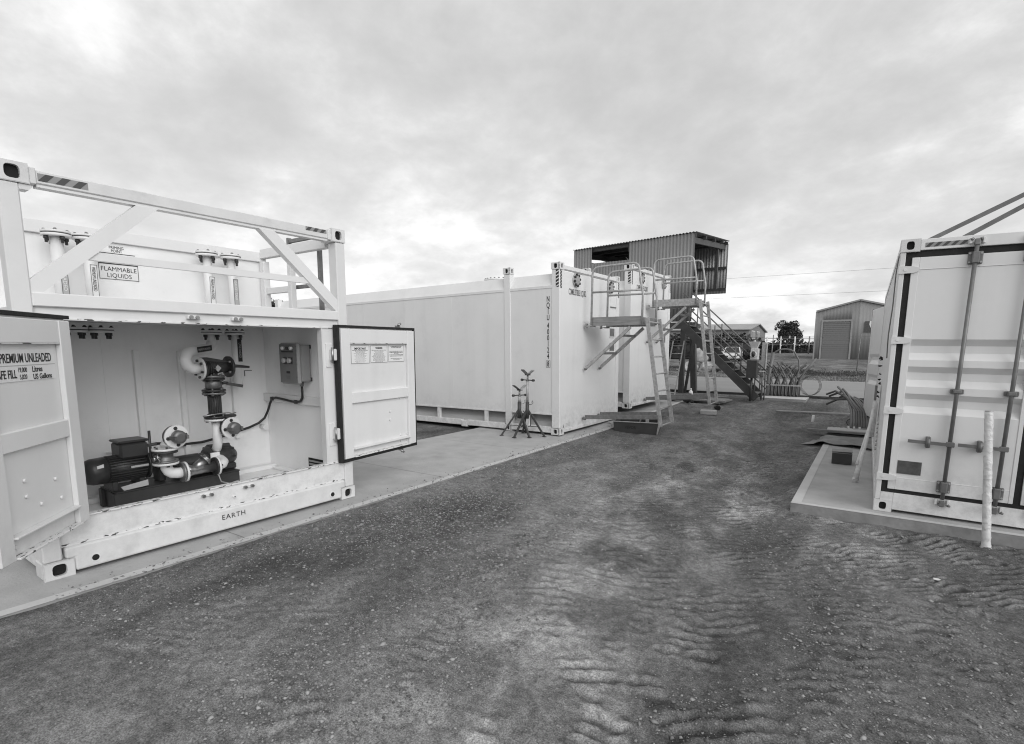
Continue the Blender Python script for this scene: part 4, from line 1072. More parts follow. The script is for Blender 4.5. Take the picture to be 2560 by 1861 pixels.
# ------------------------------------------------------------------ tank containers C2 and C3 along the lane
def tank_container(name, label, x0, z0, wd, ht, serial, txt, tilt):
    global OFF
    a2 = math.radians(90 - 1.041)
    base = Vector((-4.311, 7.8634, 0.0531)) + Vector((0.0182, 0.9998, 0)) * x0
    c = thing(name, label, 'container', (base.x, base.y, base.z + z0 + 0.02), (-0.013, -tilt, a2))
    L_ = 8.2
    ch = 0.118
    # end frame
    for xa, sd_ in ((0.0, 'L'), (wd - 0.13, 'R')):
        B(xa, xa + 0.13, 0.0, 0.15, ch, ht - ch, c=0.006).build('corner_post', WP, c)
        casting(c, xa - 0.004, xa + 0.148 - (0.014 if sd_ == 'R' else 0), -0.006, 0.165, 0.0, ch - 0.002, side=sd_, wide=False)
        casting(c, xa - 0.004, xa + 0.148 - (0.014 if sd_ == 'R' else 0), -0.006, 0.165, ht - ch + 0.002, ht, side=sd_, wide=False)
        for q, yb in ((0, 0.99), (1, L_ - 0.15)):
            B(xa, xa + 0.12, yb, yb + 0.13, ch, ht - ch, c=0.006).build('mid_post', WP, c)
            if q == 0:
                casting(c, xa - 0.004, xa + 0.124, yb - 0.006, yb + 0.15, 0.0, ch - 0.002, side=sd_, wide=False)
                casting(c, xa - 0.004, xa + 0.124, yb - 0.006, yb + 0.15, ht - ch + 0.002, ht, side=sd_, wide=False)
        B(xa - 0.004, xa + 0.11, 2.02, 2.16, 0.0, ch - 0.002, c=0.006).build('fork_block', WP, c)
    # end wall, slightly recessed
    B(0.13, wd - 0.13, 0.018, 0.05, 0.07, ht - 0.13).build('end_wall', WP, c)
    B(0.145, wd - 0.145, 0.004, 0.10, ht - 0.1, ht - 0.035, c=0.004).build('end_top_rail', WP, c)
    B(0.145, wd - 0.145, 0.002, 0.10, 0.03, 0.085, c=0.006).build('end_bottom_rail', WP, c)
    B(0.145, wd - 0.145, 0.010, 0.05, 0.0855, 0.098).build('rail_lip', WP, c)
    # long side (seen at x = 0)
    for xs, s_ in ((0.0, 1), (wd, -1)):
        f = lambda q: xs + s_ * q
        B(f(0.012), f(0.05), 0.15, 0.99, 0.365, 2.45).build('side_wall', WP, c)
        B(f(0.012), f(0.05), 1.121, L_ - 0.15, 0.365, 2.45).build('side_wall', WP, c)
        for ya, yb in ((0.15, 0.99), (1.121, L_ - 0.15)):
            B(f(0.004), f(0.06), ya, yb, 2.4505, 2.50, c=0.004).build('side_rail', WP, c)
            B(f(0.004), f(0.06), ya, yb, 0.335, 0.3645, c=0.003).build('sill_rail', WP, c)
            MB().prism([(f(0.02), 2.5005), (f(0.13), 2.70), (f(0.16), 2.70), (f(0.16), 2.5005)], 'xz', ya, yb).build('roof_haunch', WP, c)
        for ya, yb in ((0.166, 0.984), (1.142, 2.018), (2.162, L_ - 0.16)):
            B(f(0.004), f(0.09), ya, yb, 0.028, 0.135, c=0.006).build('base_rail', WP, c)
        for yd in (2.35, 3.6, 4.85, 6.1, 7.3):
            B(f(0.0105), f(0.0119), yd, yd + 0.014, 0.37, 2.445).build('weld_seam', WP, c)
        for yd in (0.62, 1.54, 2.72, 4.1, 5.4, 6.7):
            B(f(0.01), f(0.06), yd, yd + 0.065, 0.1355, 0.3345).build('slot_divider', WP, c)
    # curved tank belly behind the slots
    pts = [(0.30, 0.362), (0.22, 0.30), (0.14, 0.20), (0.095, 0.10), (wd - 0.095, 0.10), (wd - 0.14, 0.20), (wd - 0.22, 0.30), (wd - 0.30, 0.362)]
    MB().prism(pts, 'xz', 0.06, L_ - 0.1).build('tank_belly', 'belly_grey', c)
    B(0.1602, wd - 0.1602, 0.06, L_ - 0.1, 2.5005, 2.695, c=0.004).build('tank_roof', WP, c)
    B(0.06, wd - 0.06, 0.06, L_ - 0.11, 2.40, 2.4995).build('tank_deck', WP, c)
    mh = T([(wd * 0.3, 1.75, 2.69), (wd * 0.3, 1.75, 2.755)], 0.285, 26).build('manhole', WP, c)
    mbb = MB()
    for i in range(20):
        a = 2 * math.pi * i / 20
        mbb.cyl((wd * 0.3 + 0.265 * math.cos(a), 1.75 + 0.265 * math.sin(a), 2.781), (wd * 0.3 + 0.265 * math.cos(a), 1.75 + 0.265 * math.sin(a), 2.798), 0.016, 0.016, 6)
    mbb.build('manhole_bolts', 'dull_steel', mh, kind='stuff')
    T([(wd * 0.3, 1.75, 2.7555), (wd * 0.3, 1.75, 2.780)], 0.29, 26).build('manhole_lid', WP, mh)
    # bolted blank flanges, lettering and little hatches on the end wall
    for fx in (0.575, 1.96):
        hb = T([(fx, -0.03, ht - 0.245), (fx, 0.0175, ht - 0.245)], 0.085, 20).build('blank_flange', 'galvanised', c)
        T([(fx, -0.01, ht - 0.245), (fx, 0.0176, ht - 0.245)], 0.108, 20).build('flange_ring', 'decal_grey', hb)
        mb = MB()
        for i in range(8):
            a = 2 * math.pi * i / 8 + 0.2
            mb.cyl((fx + 0.092 * math.cos(a), -0.035, ht - 0.245 + 0.092 * math.sin(a)), (fx + 0.092 * math.cos(a), -0.0105, ht - 0.245 + 0.092 * math.sin(a)), 0.022, 0.022, 8)
        mb.build('flange_bolts', 'ink', hb, kind='stuff')
    if txt:
        text('lettering', txt, 0.145, 'ink', c, (0.335, 0.0165, ht - 0.495), sx=0.44, bold=0.0008)
    B(1.99, 2.25, 0.012, 0.0178, ht - 0.60, ht - 0.42, c=0.002).build('hatch', WP, c)
    B(1.99, 2.25, 0.002, 0.0175, ht - 0.618, ht - 0.605).build('hatch_handle', 'dull_steel', c)
    for q in (1.77, 1.49):
        B(1.99, 2.20, 0.014, 0.0178, q - 0.085, q + 0.07).build('louvre_plate', 'dull_steel', c)
        B(1.97, 2.21, 0.004, 0.0178, q - 0.105, q - 0.0855).build('louvre_sill', WP, c)
    stripes(c, 0.02, 0.072, ht - 0.415, ht - 0.12, -0.0015, 6, vert=True, light='ink', dark='decal_white', frac=0.2)
    stripes(c, wd - 0.072, wd - 0.02, ht - 0.415, ht - 0.12, -0.0015, 6, vert=True, light='ink', dark='decal_white', frac=0.2)
    # tape on the side face of the near post (facing -x)
    def side_tape(ya, yb, za, zb, n):
        mb = MB(); X = -0.0015
        mb.quad((X, yb, za), (X, ya, za), (X, ya, zb), (X, yb, zb)); tp = mb.build('warning_tape', 'ink', c)
        mb = MB(); p = (zb - za) / n
        for i in range(n):
            z = za + i * p
            mb.quad((X - .0015, yb, z), (X - .0015, ya, z + p * 0.5), (X - .0015, ya, min(z + p * 0.8, zb)), (X - .0015, yb, min(z + p * 0.3, zb)))
        mb.build('tape_bar', 'decal_white', tp, kind='stuff')
    side_tape(0.015, 0.072, ht - 0.40, ht - 0.12, 5)
    if serial:
        z = 2.235
        for chh in serial:
            if chh == ' ': z -= 0.030; continue
            if chh == '[':
                z -= 0.03
                continue
            text('serial_lettering', chh, 0.128, 'ink', c, (0.0105, 0.225, z), rot=(math.pi / 2, 0, -math.pi / 2), sx=0.62, align='CENTER', bold=0.002)
            z -= 0.1015
        fr = MB(); zt = z + 0.1015
        for a in ((0.185, 0.19), (0.260, 0.265)):
            fr.box(0.0095, 0.0112, a[0], a[1], zt - 0.012, zt + 0.095)
        fr.box(0.0095, 0.0112, 0.185, 0.265, zt + 0.0955, zt + 0.1); fr.box(0.0095, 0.0112, 0.185, 0.265, zt - 0.0175, zt - 0.0125)
        fr.build('serial_frame', 'ink', c)
    MB().prism([(0.15, 0.10), (0.19, 0.10), (0.15, 0.19)], 'xz', 0.014, 0.0177).build('warning_mark', 'ink_grey', c)
    mb = MB()
    for i in range(3):
        for j in range(5):
            mb.quad((0.25 + j * 0.032, 0.0168, 0.12 + i * 0.022), (0.275 + j * 0.032, 0.0168, 0.12 + i * 0.022), (0.275 + j * 0.032, 0.0168, 0.131 + i * 0.022), (0.25 + j * 0.032, 0.0168, 0.131 + i * 0.022))
    mb.build('small_print', 'decal_grey', c, kind='stuff')
    return c
tank_container('tank_container', 'long white tank container with serial number, end wall behind the nearer platform', 0.0, 0.0, 2.39, 2.86, 'NQIU 400124[8', 'COMBUSTIBLE LIQUID', 0.010)
tank_container('tank_container', 'white tank container behind the numbered one, partly hidden by both platforms', 2.97, 0.20, 2.46, 3.02, '', 'COMBUSTIBLE LIQUID', 0.012)

# ------------------------------------------------------------------ access platforms bolted to the end walls (local x along wall, -y outward)
def platform(label, x0, zb, deck, dz, foot, board='galvanised'):
    """deck: height of deck underside above container base frame; foot: height of ladder foot"""
    a2 = math.radians(90 - 1.041)
    base = Vector((-4.311, 7.8634, 0.0531)) + Vector((0.0182, 0.9998, 0)) * x0
    p = thing('access_platform', label, 'platform', (base.x, base.y, base.z), (0, 0, a2), 'galvanised access platforms on the tank containers')
    G_, GD = 'galvanised', 'galv_dark'
    d0, d1 = deck, deck + 0.15
    x1 = 0.62
    yo, yi = -1.06, -0.13
    B(0.012, x1 - 0.012, yo + 0.012, yi - 0.012, d1 - 0.045, d1 - 0.02).build('deck_grating', GD, p)
    B(0.0, 0.008, yo, yi, d0, d1, c=0.002).build('toe_board', board, p)
    B(x1 - 0.008, x1, yo, yi, d0, d1, c=0.002).build('toe_board', G_, p)
    B(0.0085, x1 - 0.0085, yo, yo + 0.01, d0, d1 - 0.02, c=0.002).build('end_board', GD, p)
    B(-0.004, 0.02, yi + 0.0005, -0.002, d0 - 0.012, d0 + 0.002).build('wall_bracket', G_, p)
    B(x1 - 0.02, x1 + 0.004, yi + 0.0005, -0.002, d0 - 0.012, d0 + 0.002).build('wall_bracket', G_, p)
    for xx in (-0.004, x1 - 0.036):
        B(xx, xx + 0.04, yi - 0.06, yi + 0.03, d0 - 0.02, d0 - 0.0005).build('deck_bearer', GD, p)
        B(xx, xx + 0.04, -0.03, -0.004, d0 - 0.03, d0 + 0.05, c=0.004).build('wall_plate', G_, p)
        for q in (d0 - 0.01, d0 + 0.03): T([(xx + 0.02, -0.05, q), (xx + 0.02, -0.03, q)], 0.014, 6).build('anchor_bolt', 'dull_steel', p)
    # hoop handrails each side
    r = 0.019
    zt, zm = d0 + 1.0, d0 + 0.575
    for xx in (-0.012, x1 + 0.012):
        pts = [(xx, yi, d0 + 0.01), (xx, yi, zt - 0.12)] + [(xx, yi - 0.12 + 0.12 * math.cos(a), zt - 0.12 + 0.12 * math.sin(a)) for a in np.linspace(0.25, math.pi / 2, 6)]
        pts += [(xx, yo + 0.21, zt + 0.015)] + [(xx, yo + 0.19 - 0.115 * math.sin(a), zt - 0.10 + 0.115 * math.cos(a)) for a in np.linspace(0.15, 1.2, 6)] + [(xx, yo + 0.0, d0 + 0.5), (xx, yo + 0.0, d0 + 0.02)]
        T(pts, r, 10).build('handrail', G_, p)
        T([(xx, yi, zm), (xx, yo + 0.025, zm)], r * 0.9, 8).build('mid_rail', G_, p)
    # diagonal props, tied like a short ladder
    yb = [(-0.85, d0 - 0.002), (-0.04, d0 - 0.735)]
    for xx in (0.0, x1 - 0.03):
        MB().bar((xx + 0.015, yb[0][0], yb[0][1] - 0.025), (xx + 0.015, yb[1][0], yb[1][1]), 0.03, 0.052, up=(0, 0.7, 0.7)).build('prop', G_, p)
        T([(xx + 0.015, -0.045, yb[1][1] - 0.02), (xx + 0.015, -0.004, yb[1][1] - 0.03)], 0.022, 8).build('prop_foot', 'dull_steel', p)
    for u in (0.2, 0.62):
        y = yb[0][0] + (yb[1][0] - yb[0][0]) * u; z = yb[0][1] + (yb[1][1] - yb[0][1]) * u - 0.02
        B(0.031, x1 - 0.031, y - 0.012, y + 0.012, z - 0.02, z + 0.02, c=0.002).build('tie_bar', GD, p)
    # ladder
    lt, lb_ = Vector((0, -1.135, d1 - 0.03)), Vector((0, -1.44, foot))
    for xx in (0.02, x1 - 0.02):
        MB().bar((xx, lt.y, lt.z), (xx, lb_.y, lb_.z), 0.03, 0.062, up=(0, 1, 0.2)).build('ladder_stile', G_, p)
    n = max(6, int(round((lt.z - lb_.z) / 0.29)))
    for i in range(n + 1):
        q = lt + (lb_ - lt) * ((i + 0.25) / (n + 0.3))
        T([(0.036, q.y, q.z), (x1 - 0.036, q.y, q.z)], 0.014, 8).build('rung', G_, p)
    # foot struts back to the wall
    for xx in (-0.02, x1 - 0.02):
        MB().bar((xx + 0.02, -0.05, foot + 0.055), (xx + 0.02, -1.40, foot + 0.155), 0.03, 0.07).build('foot_strut', GD, p)
        T([(xx + 0.02, -0.06, foot + 0.03), (xx + 0.02, -0.004, foot + 0.03)], 0.028, 8).build('strut_bracket', 'dull_steel', p)
    return p
platform('nearer galvanised platform with hoop rails and ladder on the numbered container', 0.84, 0, 1.878, 0, 0.20, 'galv_worn')
platform('farther galvanised platform with hoop rails, its ladder foot on a pale block', 3.80, 0, 2.405, 0, 0.33)

# ------------------------------------------------------------------ pipe stands on the slab
def stand(loc, rz, h, label):
    z = float(slab_z(loc[1])) + 0.002
    p = thing('pipe_stand', label, 'pipe stand', (loc[0], loc[1], z), (0, 0, rz), 'v-head pipe stands')
    K = 'stair_steel'
    zc = 0.52
    T([(0, 0, 0.30), (0, 0, zc + 0.06)], 0.032, 12).build('sleeve', K, p)
    for i in range(3):
        a = 2 * math.pi * i / 3 + 0.5
        c, s_ = math.cos(a), math.sin(a)
        MB().bar((c * 0.025, s_ * 0.025, 0.43), (c * 0.30, s_ * 0.30, 0.012), 0.028, 0.028).build('leg', K, p)
        B(c * 0.30 - 0.03, c * 0.30 + 0.03, s_ * 0.30 - 0.022, s_ * 0.30 + 0.022, 0, 0.011).build('foot_pad', K, p)
        MB().bar((c * 0.02, s_ * 0.02, 0.17), (c * 0.20, s_ * 0.20, 0.165), 0.016, 0.010).build('leg_tie', K, p)
        MB().prism([(0.02, 0.36), (0.075, 0.36), (0.02, 0.47)], 'xz', -0.004, 0.004).build('leg_gusset', K, p, rot=(0, 0, a))
    T([(0, 0, zc + 0.05), (0, 0, h - 0.14)], 0.022, 12).build('inner_tube', 'galvanised', p)
    mb = MB(); mb.cyl((0, 0, h - 0.15), (0, 0, h - 0.05), 0.016, 0.016, 10); mb.cyl((0, 0, h - 0.145), (0, 0, h - 0.12), 0.028, 0.028, 8)
    mb.build('jack_screw', 'dull_steel', p)
    mb = MB(); mb.cyl((-0.13, 0, h - 0.13), (0.13, 0, h - 0.13), 0.009, 0.009, 8)
    for q in (-0.13, 0.13): mb.cyl((q - 0.018, 0, h - 0.13), (q + 0.018, 0, h - 0.13), 0.021, 0.021, 10)
    mb.build('tommy_bar', K, p)
    B(-0.035, 0.035, -0.035, 0.035, h - 0.05, h - 0.035).build('head_plate', K, p)
    for sg in (-1, 1):
        MB().bar((sg * 0.01, 0, h - 0.036), (sg * 0.125, 0, h + 0.04), 0.07, 0.012).build('v_cheek', K if sg < 0 else 'galvanised', p)
    T([(0.03, 0, zc + 0.02), (0.10, 0.0, zc + 0.03), (0.13, 0.0, zc + 0.06), (0.12, 0, zc + 0.09), (0.10, 0, zc + 0.06)], 0.006, 6).build('locking_pin', 'steel', p)
    T([(0.06, -0.02, 0.42), (0.09, -0.02, 0.40), (0.10, -0.02, 0.18), (0.05, -0.02, 0.17)], 0.008, 6).build('fold_handle', K, p)
    return p
stand((-4.79, 7.60), -0.2, 1.08, 'taller v-headed pipe stand on the slab before the numbered container')
stand((-4.93, 7.57), 1.2, 0.82, 'shorter v-headed pipe stand beside the taller one on the slab')

# ------------------------------------------------------------------ spill tray and clutter by the ladder
def world_thing(name, label, cat, loc, rz=0.0, group=None):
    return thing(name, label, cat, loc, (0, 0, rz), group)
tx0, ty0 = -3.86, 9.10
tr = world_thing('spill_tray', 'black plastic spill tray with pale rim standing on the dirt under the platform', 'tray', (tx0, ty0, gz(-3.4, 9.2) - 0.0), math.radians(15))
K = 'tray_plastic'
MB().prism([(0.02, 0.0), (0.76, 0.0), (0.79, 0.20), (-0.01, 0.20)], 'xz', 0.0, 0.012).build('tray_side', K, tr)
MB().prism([(0.02, 0.0), (0.76, 0.0), (0.79, 0.20), (-0.01, 0.20)], 'xz', 0.84, 0.852).build('tray_side', K, tr)
MB().prism([(0.0125, 0.0), (0.8395, 0.0), (0.8395, 0.20), (0.0125, 0.20)], 'yz', 0.0, 0.012).build('tray_end', K, tr)
MB().prism([(0.0125, 0.0), (0.8395, 0.0), (0.8395, 0.20), (0.0125, 0.20)], 'yz', 0.765, 0.777).build('tray_end', 'decal_grey', tr)
B(0.0125, 0.7645, 0.0125, 0.8395, 0.002, 0.012).build('tray_base', 'timber', tr)
mb = MB(); mb.box(-0.02, 0.80, -0.015, 0.0135, 0.2005, 0.216, c=0.003)
mb.build('tray_rim', 'galvanised', tr)
mb = MB(); mb.box(-0.02, 0.80, 0.839, 0.866, 0.2005, 0.216); mb.box(-0.02, 0.0135, 0.014, 0.8385, 0.2005, 0.216); mb.box(0.764, 0.80, 0.014, 0.8385, 0.2005, 0.216)
mb.build('tray_rim', K, tr)
text('tray_lettering', 'VEVOR', 0.075, 'ink', tr, (0.20, -0.003, 0.085), sx=0.85, bold=0.003)
# valve lying on the tray rim
vg = world_thing('grease_gun', 'black hose fitting lying across the back of the spill tray', 'fitting', (-3.62, 9.93, gz(-3.4, 9.9) + 0.19), math.radians(8))
T([(0, 0, 0.02), (0.30, 0.0, 0.03)], 0.017, 8).build('barrel', 'black_paint', vg)
T([(0.10, 0.0, 0.03), (0.13, 0, 0.06), (0.10, 0, 0.075)], 0.02, 8).build('knob', 'black_paint', vg)
T([(0.30, 0, 0.03), (0.36, 0.02, 0.035), (0.42, 0.03, 0.06)], [0.02, 0.03, 0.02], 8).build('nozzle', 'steel', vg)
B(0.06, 0.12, -0.02, 0.03, -0.17, 0.002, c=0.006).build('support', 'decal_grey', vg)
MB().bar((-0.02, 0, 0.0), (-0.06, 0.03, -0.12), 0.03, 0.012).build('lever', 'galvanised', vg)
# bracket plate lying by the container foot
o = MB().prism([(-0.10, 0), (0.03, -0.07), (0.09, 0.02), (-0.03, 0.09)], 'xy', 0, 0.012).build('base_plate', 'galvanised', loc=(-4.12, 9.66, float(slab_z(9.66)) + 0.003), rot=(0.25, 0.3, 0.3))
tag(o, 'loose grey steel plate leaning at the far foot of the numbered container', 'plate')

# second spare ladder leaning under the hut
ld2 = world_thing('ladder', 'slim aluminium ladder leaning against the posts under the corrugated hut', 'ladder', (-4.70, 15.2, 0.27))
for q in (-0.155, 0.155):
    MB().bar((q, -0.28, 0.0), (q + 0.09, 0.10, 1.52), 0.028, 0.022).build('stile', 'galvanised', ld2)
for i in range(7):
    u = (i + 0.35) / 7
    T([(-0.155 + 0.09 * u, -0.28 + 0.38 * u, 1.52 * u), (0.155 + 0.09 * u, -0.28 + 0.38 * u, 1.52 * u)], 0.012, 6).build('rung', 'galvanised', ld2)
# concrete block below the far ladder
o = B(-0.17, 0.17, -0.11, 0.11, 0, 0.10, c=0.012).build('concrete_block', 'concrete', loc=(-2.98, 12.34, gz(-2.98, 12.34) - 0.01), rot=(0, 0, 0.2))
tag(o, 'pale concrete block under the foot of the farther ladder', 'block')
# timber sheets, hose, bottle, pipe near the far container
for i, (x, y, w_, l_, z, rz, lab, m) in enumerate(((-4.0, 14.55, 0.9, 1.9, 0.0, 1.45, 'grey timber sheet lying flat below the spare ladder, lowest of its pile', 'timber'),
        (-3.85, 14.25, 0.6, 1.7, 0.05, 1.60, 'narrow timber sheet on top of the pile below the spare ladder', 'timber'))):
    o = B(-w_ / 2, w_ / 2, -l_ / 2, l_ / 2, 0, 0.045, c=0.004).build('timber_sheet', m, loc=(x, y, gz(x, y) + 0.02 + z), rot=(0.02, -0.03, rz))
    tag(o, lab, 'timber sheet')
o = MB().bar((-0.45, 0, 0), (0.45, 0, 0.05), 0.05, 0.015).build('metal_strip', 'galvanised', loc=(-3.55, 14.9, gz(-3.55, 14.9) + 0.06), rot=(0, 0, 0.5))
tag(o, 'bent bright metal strip lying on the timber sheets near the far ladder', 'strip')
o = T([(0, 0, 0.03), (0.12, 0.1, 0.05), (0.28, 0.16, 0.06), (0.42, 0.10, 0.05), (0.55, 0.0, 0.04), (0.60, -0.16, 0.03), (0.52, -0.24, 0.03), (0.35, -0.05, 0.07), (0.2, 0.05, 0.09), (0.05, 0.02, 0.07)], 0.038, 8).build('black_hose', 'rubber', loc=(-4.25, 13.6, float(slab_z(13.6)) + 0.01))
tag(o, 'short heap of black hose on the end of the slab', 'hose')
bt = world_thing('bottle', 'small white plastic bottle standing by the hut posts', 'bottle', (-4.05, 14.75, gz(-4.05, 14.75) + 0.06))
T([(0, 0, 0), (0, 0, 0.15), (0, 0, 0.185), (0, 0, 0.2)], [0.055, 0.055, 0.03, 0.022], 12).build('bottle_body', 'plastic_white', bt)
T([(0, 0, 0.2), (0, 0, 0.24)], 0.022, 10).build('bottle_cap', 'plastic_white', bt)
B(-0.04, 0.04, -0.057, -0.054, 0.04, 0.11).build('bottle_label', 'ink_grey', bt)
dp = world_thing('drain_pipe', 'black corrugated pipe end poking out of the dirt beside the stairs', 'pipe', (-2.95, 13.1, gz(-2.95, 13.1) + 0.05), 0.3)
T([(0, 0, 0), (0, 0.5, -0.04)], 0.06, 14).build('pipe_wall', 'rubber', dp)
T([(0, -0.004, 0.0), (0, -0.001, 0.0)], 0.045, 14).build('pipe_bore', 'dark_hole', dp)
# edging board along the near side of the road
o = B(-9.5, 5.0, -0.03, 0.03, -0.20, 0.03, c=0.004).build('edging_board', 'skid_paint', loc=(0, 16.45, 0.30))
tag(o, 'dark timber edging board between the yard and the road', 'edging')

# ------------------------------------------------------------------ corrugated hut on posts
def corr(mb, p0, p1, ztop0, ztop1, zb0, zb1, pitch=0.10, amp=0.012, nrm=(0, -1), spp=6, th=0.004):
    """vertical corrugated sheet from p0 to p1 (xy), with sloping top and bottom"""
    p0, p1 = Vector((p0[0], p0[1])), Vector((p1[0], p1[1])); L_ = (p1 - p0).length; n = max(2, int(L_ / pitch * spp)); nn = Vector(nrm)
    o = len(mb.v)
    for i in range(n + 1):
        t = i / n; a = amp * math.sin(2 * math.pi * t * L_ / pitch)
        for off in (0, -th):
            q = p0 + (p1 - p0) * t + nn * (a + off)
            mb.v.append((q.x, q.y, zb0 + (zb1 - zb0) * t)); mb.v.append((q.x, q.y, ztop0 + (ztop1 - ztop0) * t))
    for i in range(n):
        a = o + 4 * i; b_ = a + 4
        mb.f += [[a, b_, b_ + 1, a + 1], [b_ + 2, a + 2, a + 3, b_ + 3], [a + 1, b_ + 1, b_ + 3, a + 3], [b_, a, a + 2, b_ + 2]]; mb.sm += [True, True, False, False]
    return mb
hx0, hx1, hy0, hy1 = -8.35, -4.48, 16.0, 20.1
hut = world_thing('corrugated_hut', 'dark corrugated iron hut raised on posts behind the containers', 'hut', (-6.4, 18.0, 0.33))
OFF = (-6.4, 18.0, 0.33)
def htop(x): return 4.71 + (x - hx0) / (hx1 - hx0) * 0.15
CG = 'corrugated'
shx = [hx0, -7.71, -6.46, -5.5, hx1]
corr(MB(), (shx[0], hy0), (shx[1], hy0), htop(shx[0]), htop(shx[1]), 2.36, 2.36).build('wall_sheet', CG, hut)
corr(MB(), (shx[1], hy0), (shx[2], hy0), 4.26, 4.27, 2.36, 2.36).build('wall_sheet', CG, hut)
corr(MB(), (shx[2], hy0), (shx[3], hy0), htop(shx[2]), htop(shx[3]), 2.36, 2.36).build('wall_sheet', CG, hut)
corr(MB(), (shx[3], hy0 - 0.003), (shx[4], hy0 - 0.003), htop(shx[3]), htop(shx[4]), 2.36, 2.36).build('wall_sheet', CG, hut)
# back wall, seen from inside through the open end
for a, b_ in ((hx0, -7.0), (-7.0, -5.7), (-5.7, hx1)):
    corr(MB(), (a, hy1), (b_, hy1), 5.18, 5.2, 3.52, 3.52, nrm=(0, -1)).build('wall_sheet', 'corrugated_light', hut)
# left end wall with a gap low down
corr(MB(), (hx0, hy0 + 0.05), (hx0, hy1 - 0.05), 4.75, 5.2, 4.66, 4.72, nrm=(1, 0)).build('wall_sheet', CG, hut)
corr(MB(), (hx0, hy0 + 0.05), (hx0, hy1 - 0.05), 4.50, 4.56, 2.5, 2.5, nrm=(1, 0)).build('wall_sheet', CG, hut)
# roof sheets: corrugations run front to back
mb = MB(); n = 230; th = 0.004
for i in range(n + 1):
    x = hx0 - 0.03 + (hx1 - hx0 + 0.05) * i / n; a = 0.014 * math.sin(2 * math.pi * i / 5.6)
    for y, dz in ((hy0 - 0.03, 0.02), (hy1 + 0.05, 0.45)):
        mb.v += [(x, y, htop(x) + dz + a), (x, y, htop(x) + dz + a - th)]
for i in range(n):
    a = 4 * i; b_ = a + 4
    mb.f += [[a, b_, b_ + 2, a + 2], [b_ + 1, a + 1, a + 3, b_ + 3], [b_, a, a + 1, b_ + 1], [a + 2, b_ + 2, b_ + 3, a + 3]]; mb.sm += [True, True, False, False]
mb.build('roof', CG, hut)
HS = 'hut_steel'
for y, dz in ((16.12, 0.0), (17.2, 0.11), (18.3, 0.22), (19.3, 0.33), (20.0, 0.40)):
    MB().bar((hx0, y, htop(hx0) - 0.05 + dz), (hx1, y, htop(hx1) - 0.05 + dz), 0.06, 0.10).build('purlin', HS, hut)
for x in (-8.2, -6.5, -4.6):
    MB().bar((x, 16.1, htop(x) - 0.17), (x, 20.05, htop(x) + 0.24), 0.07, 0.16).build('rafter', HS, hut)
for x, y in ((-8.15, 16.2), (-4.75, 16.2), (-8.15, 19.9)):
    B(x - 0.07, x + 0.07, y - 0.07, y + 0.07, 0.2, htop(x) - 0.2, c=0.006).build('post', HS, hut)
MB().bar((-4.40, 16.35, 0.25), (-4.55, 16.4, 2.35), 0.16, 0.16, up=(0, 1, 0)).build('post', HS, hut)
MB().bar((-4.66, 16.3, 0.25), (-4.42, 16.3, 2.2), 0.07, 0.07, up=(0, 1, 0)).build('post_brace', HS, hut)
B(hx0 + 0.1, hx1 - 0.05, 16.13, 17.2, 2.20, 2.34).build('floor_deck', HS, hut)
B(hx0 + 0.1, hx1 + 0.02, 16.02, 16.12, 2.19, 2.345, c=0.004).build('floor_beam', HS, hut)
for z in (3.62, 4.35):
    B(hx0 + 0.1, hx1, hy1 - 0.12, hy1 - 0.03, z, z + 0.08).build('girt', HS, hut)
B(-4.68, -4.60, 19.2, 19.3, 3.6, 4.9).build('inner_post', HS, hut)
for x in (-7.9, -7.15):
    B(x, x + 0.2, 17.9, 18.4, 4.2, 4.62, c=0.03).build('machine_housing', 'black_iron', hut)
T([(-6.75, 16.6, 4.2), (-6.75, 16.6, 4.42), (-6.80, 16.6, 4.45)], 0.02, 6).build('lamp_arm', 'galvanised', hut)
OFF = None

# ------------------------------------------------------------------ staircase
stt = world_thing('steel_staircase', 'dark steel staircase with pipe handrails leading up to the corrugated hut', 'staircase', (-2.5, 15.2, 0.28))
OFF = (-2.5, 15.2, 0.28)
A0, A1 = Vector((-4.45, 0, 2.26)), Vector((-2.42, 0, 0.30))
for y in (14.85, 15.62):
    MB().bar((A0.x, y, A0.z), (A1.x, y, A1.z), 0.04, 0.20, up=(0, 0, 1)).build('stringer', 'stair_steel', stt)
nst = 10
for i in range(nst):
    u = (i + 0.5) / nst
    x, z = A0.x + (A1.x - A0.x) * u, A0.z + (A1.z - A0.z) * u + 0.035
    B(x - 0.10, x + 0.12, 14.8705, 15.5995, z - 0.015, z + 0.015, c=0.003).build('tread', 'tread', stt)
for y in (14.85, 15.62):
    for off in (0.36, 0.80) if y < 15 else (0.40, 0.88):
        T([(A0.x + 0.05, y, A0.z + off), (A1.x + 0.22, y, A1.z + off - 0.10)], 0.017, 8).build('handrail', 'hand_rail', stt)
    for u in (0.12, 0.45, 0.72, 0.97):
        x, z = A0.x + (A1.x - A0.x) * u, A0.z + (A1.z - A0.z) * u
        T([(x, y, z + 0.05), (x, y, z + (0.80 if y < 15 else 0.88))], 0.015, 8).build('baluster', 'hand_rail', stt)
OFF = None

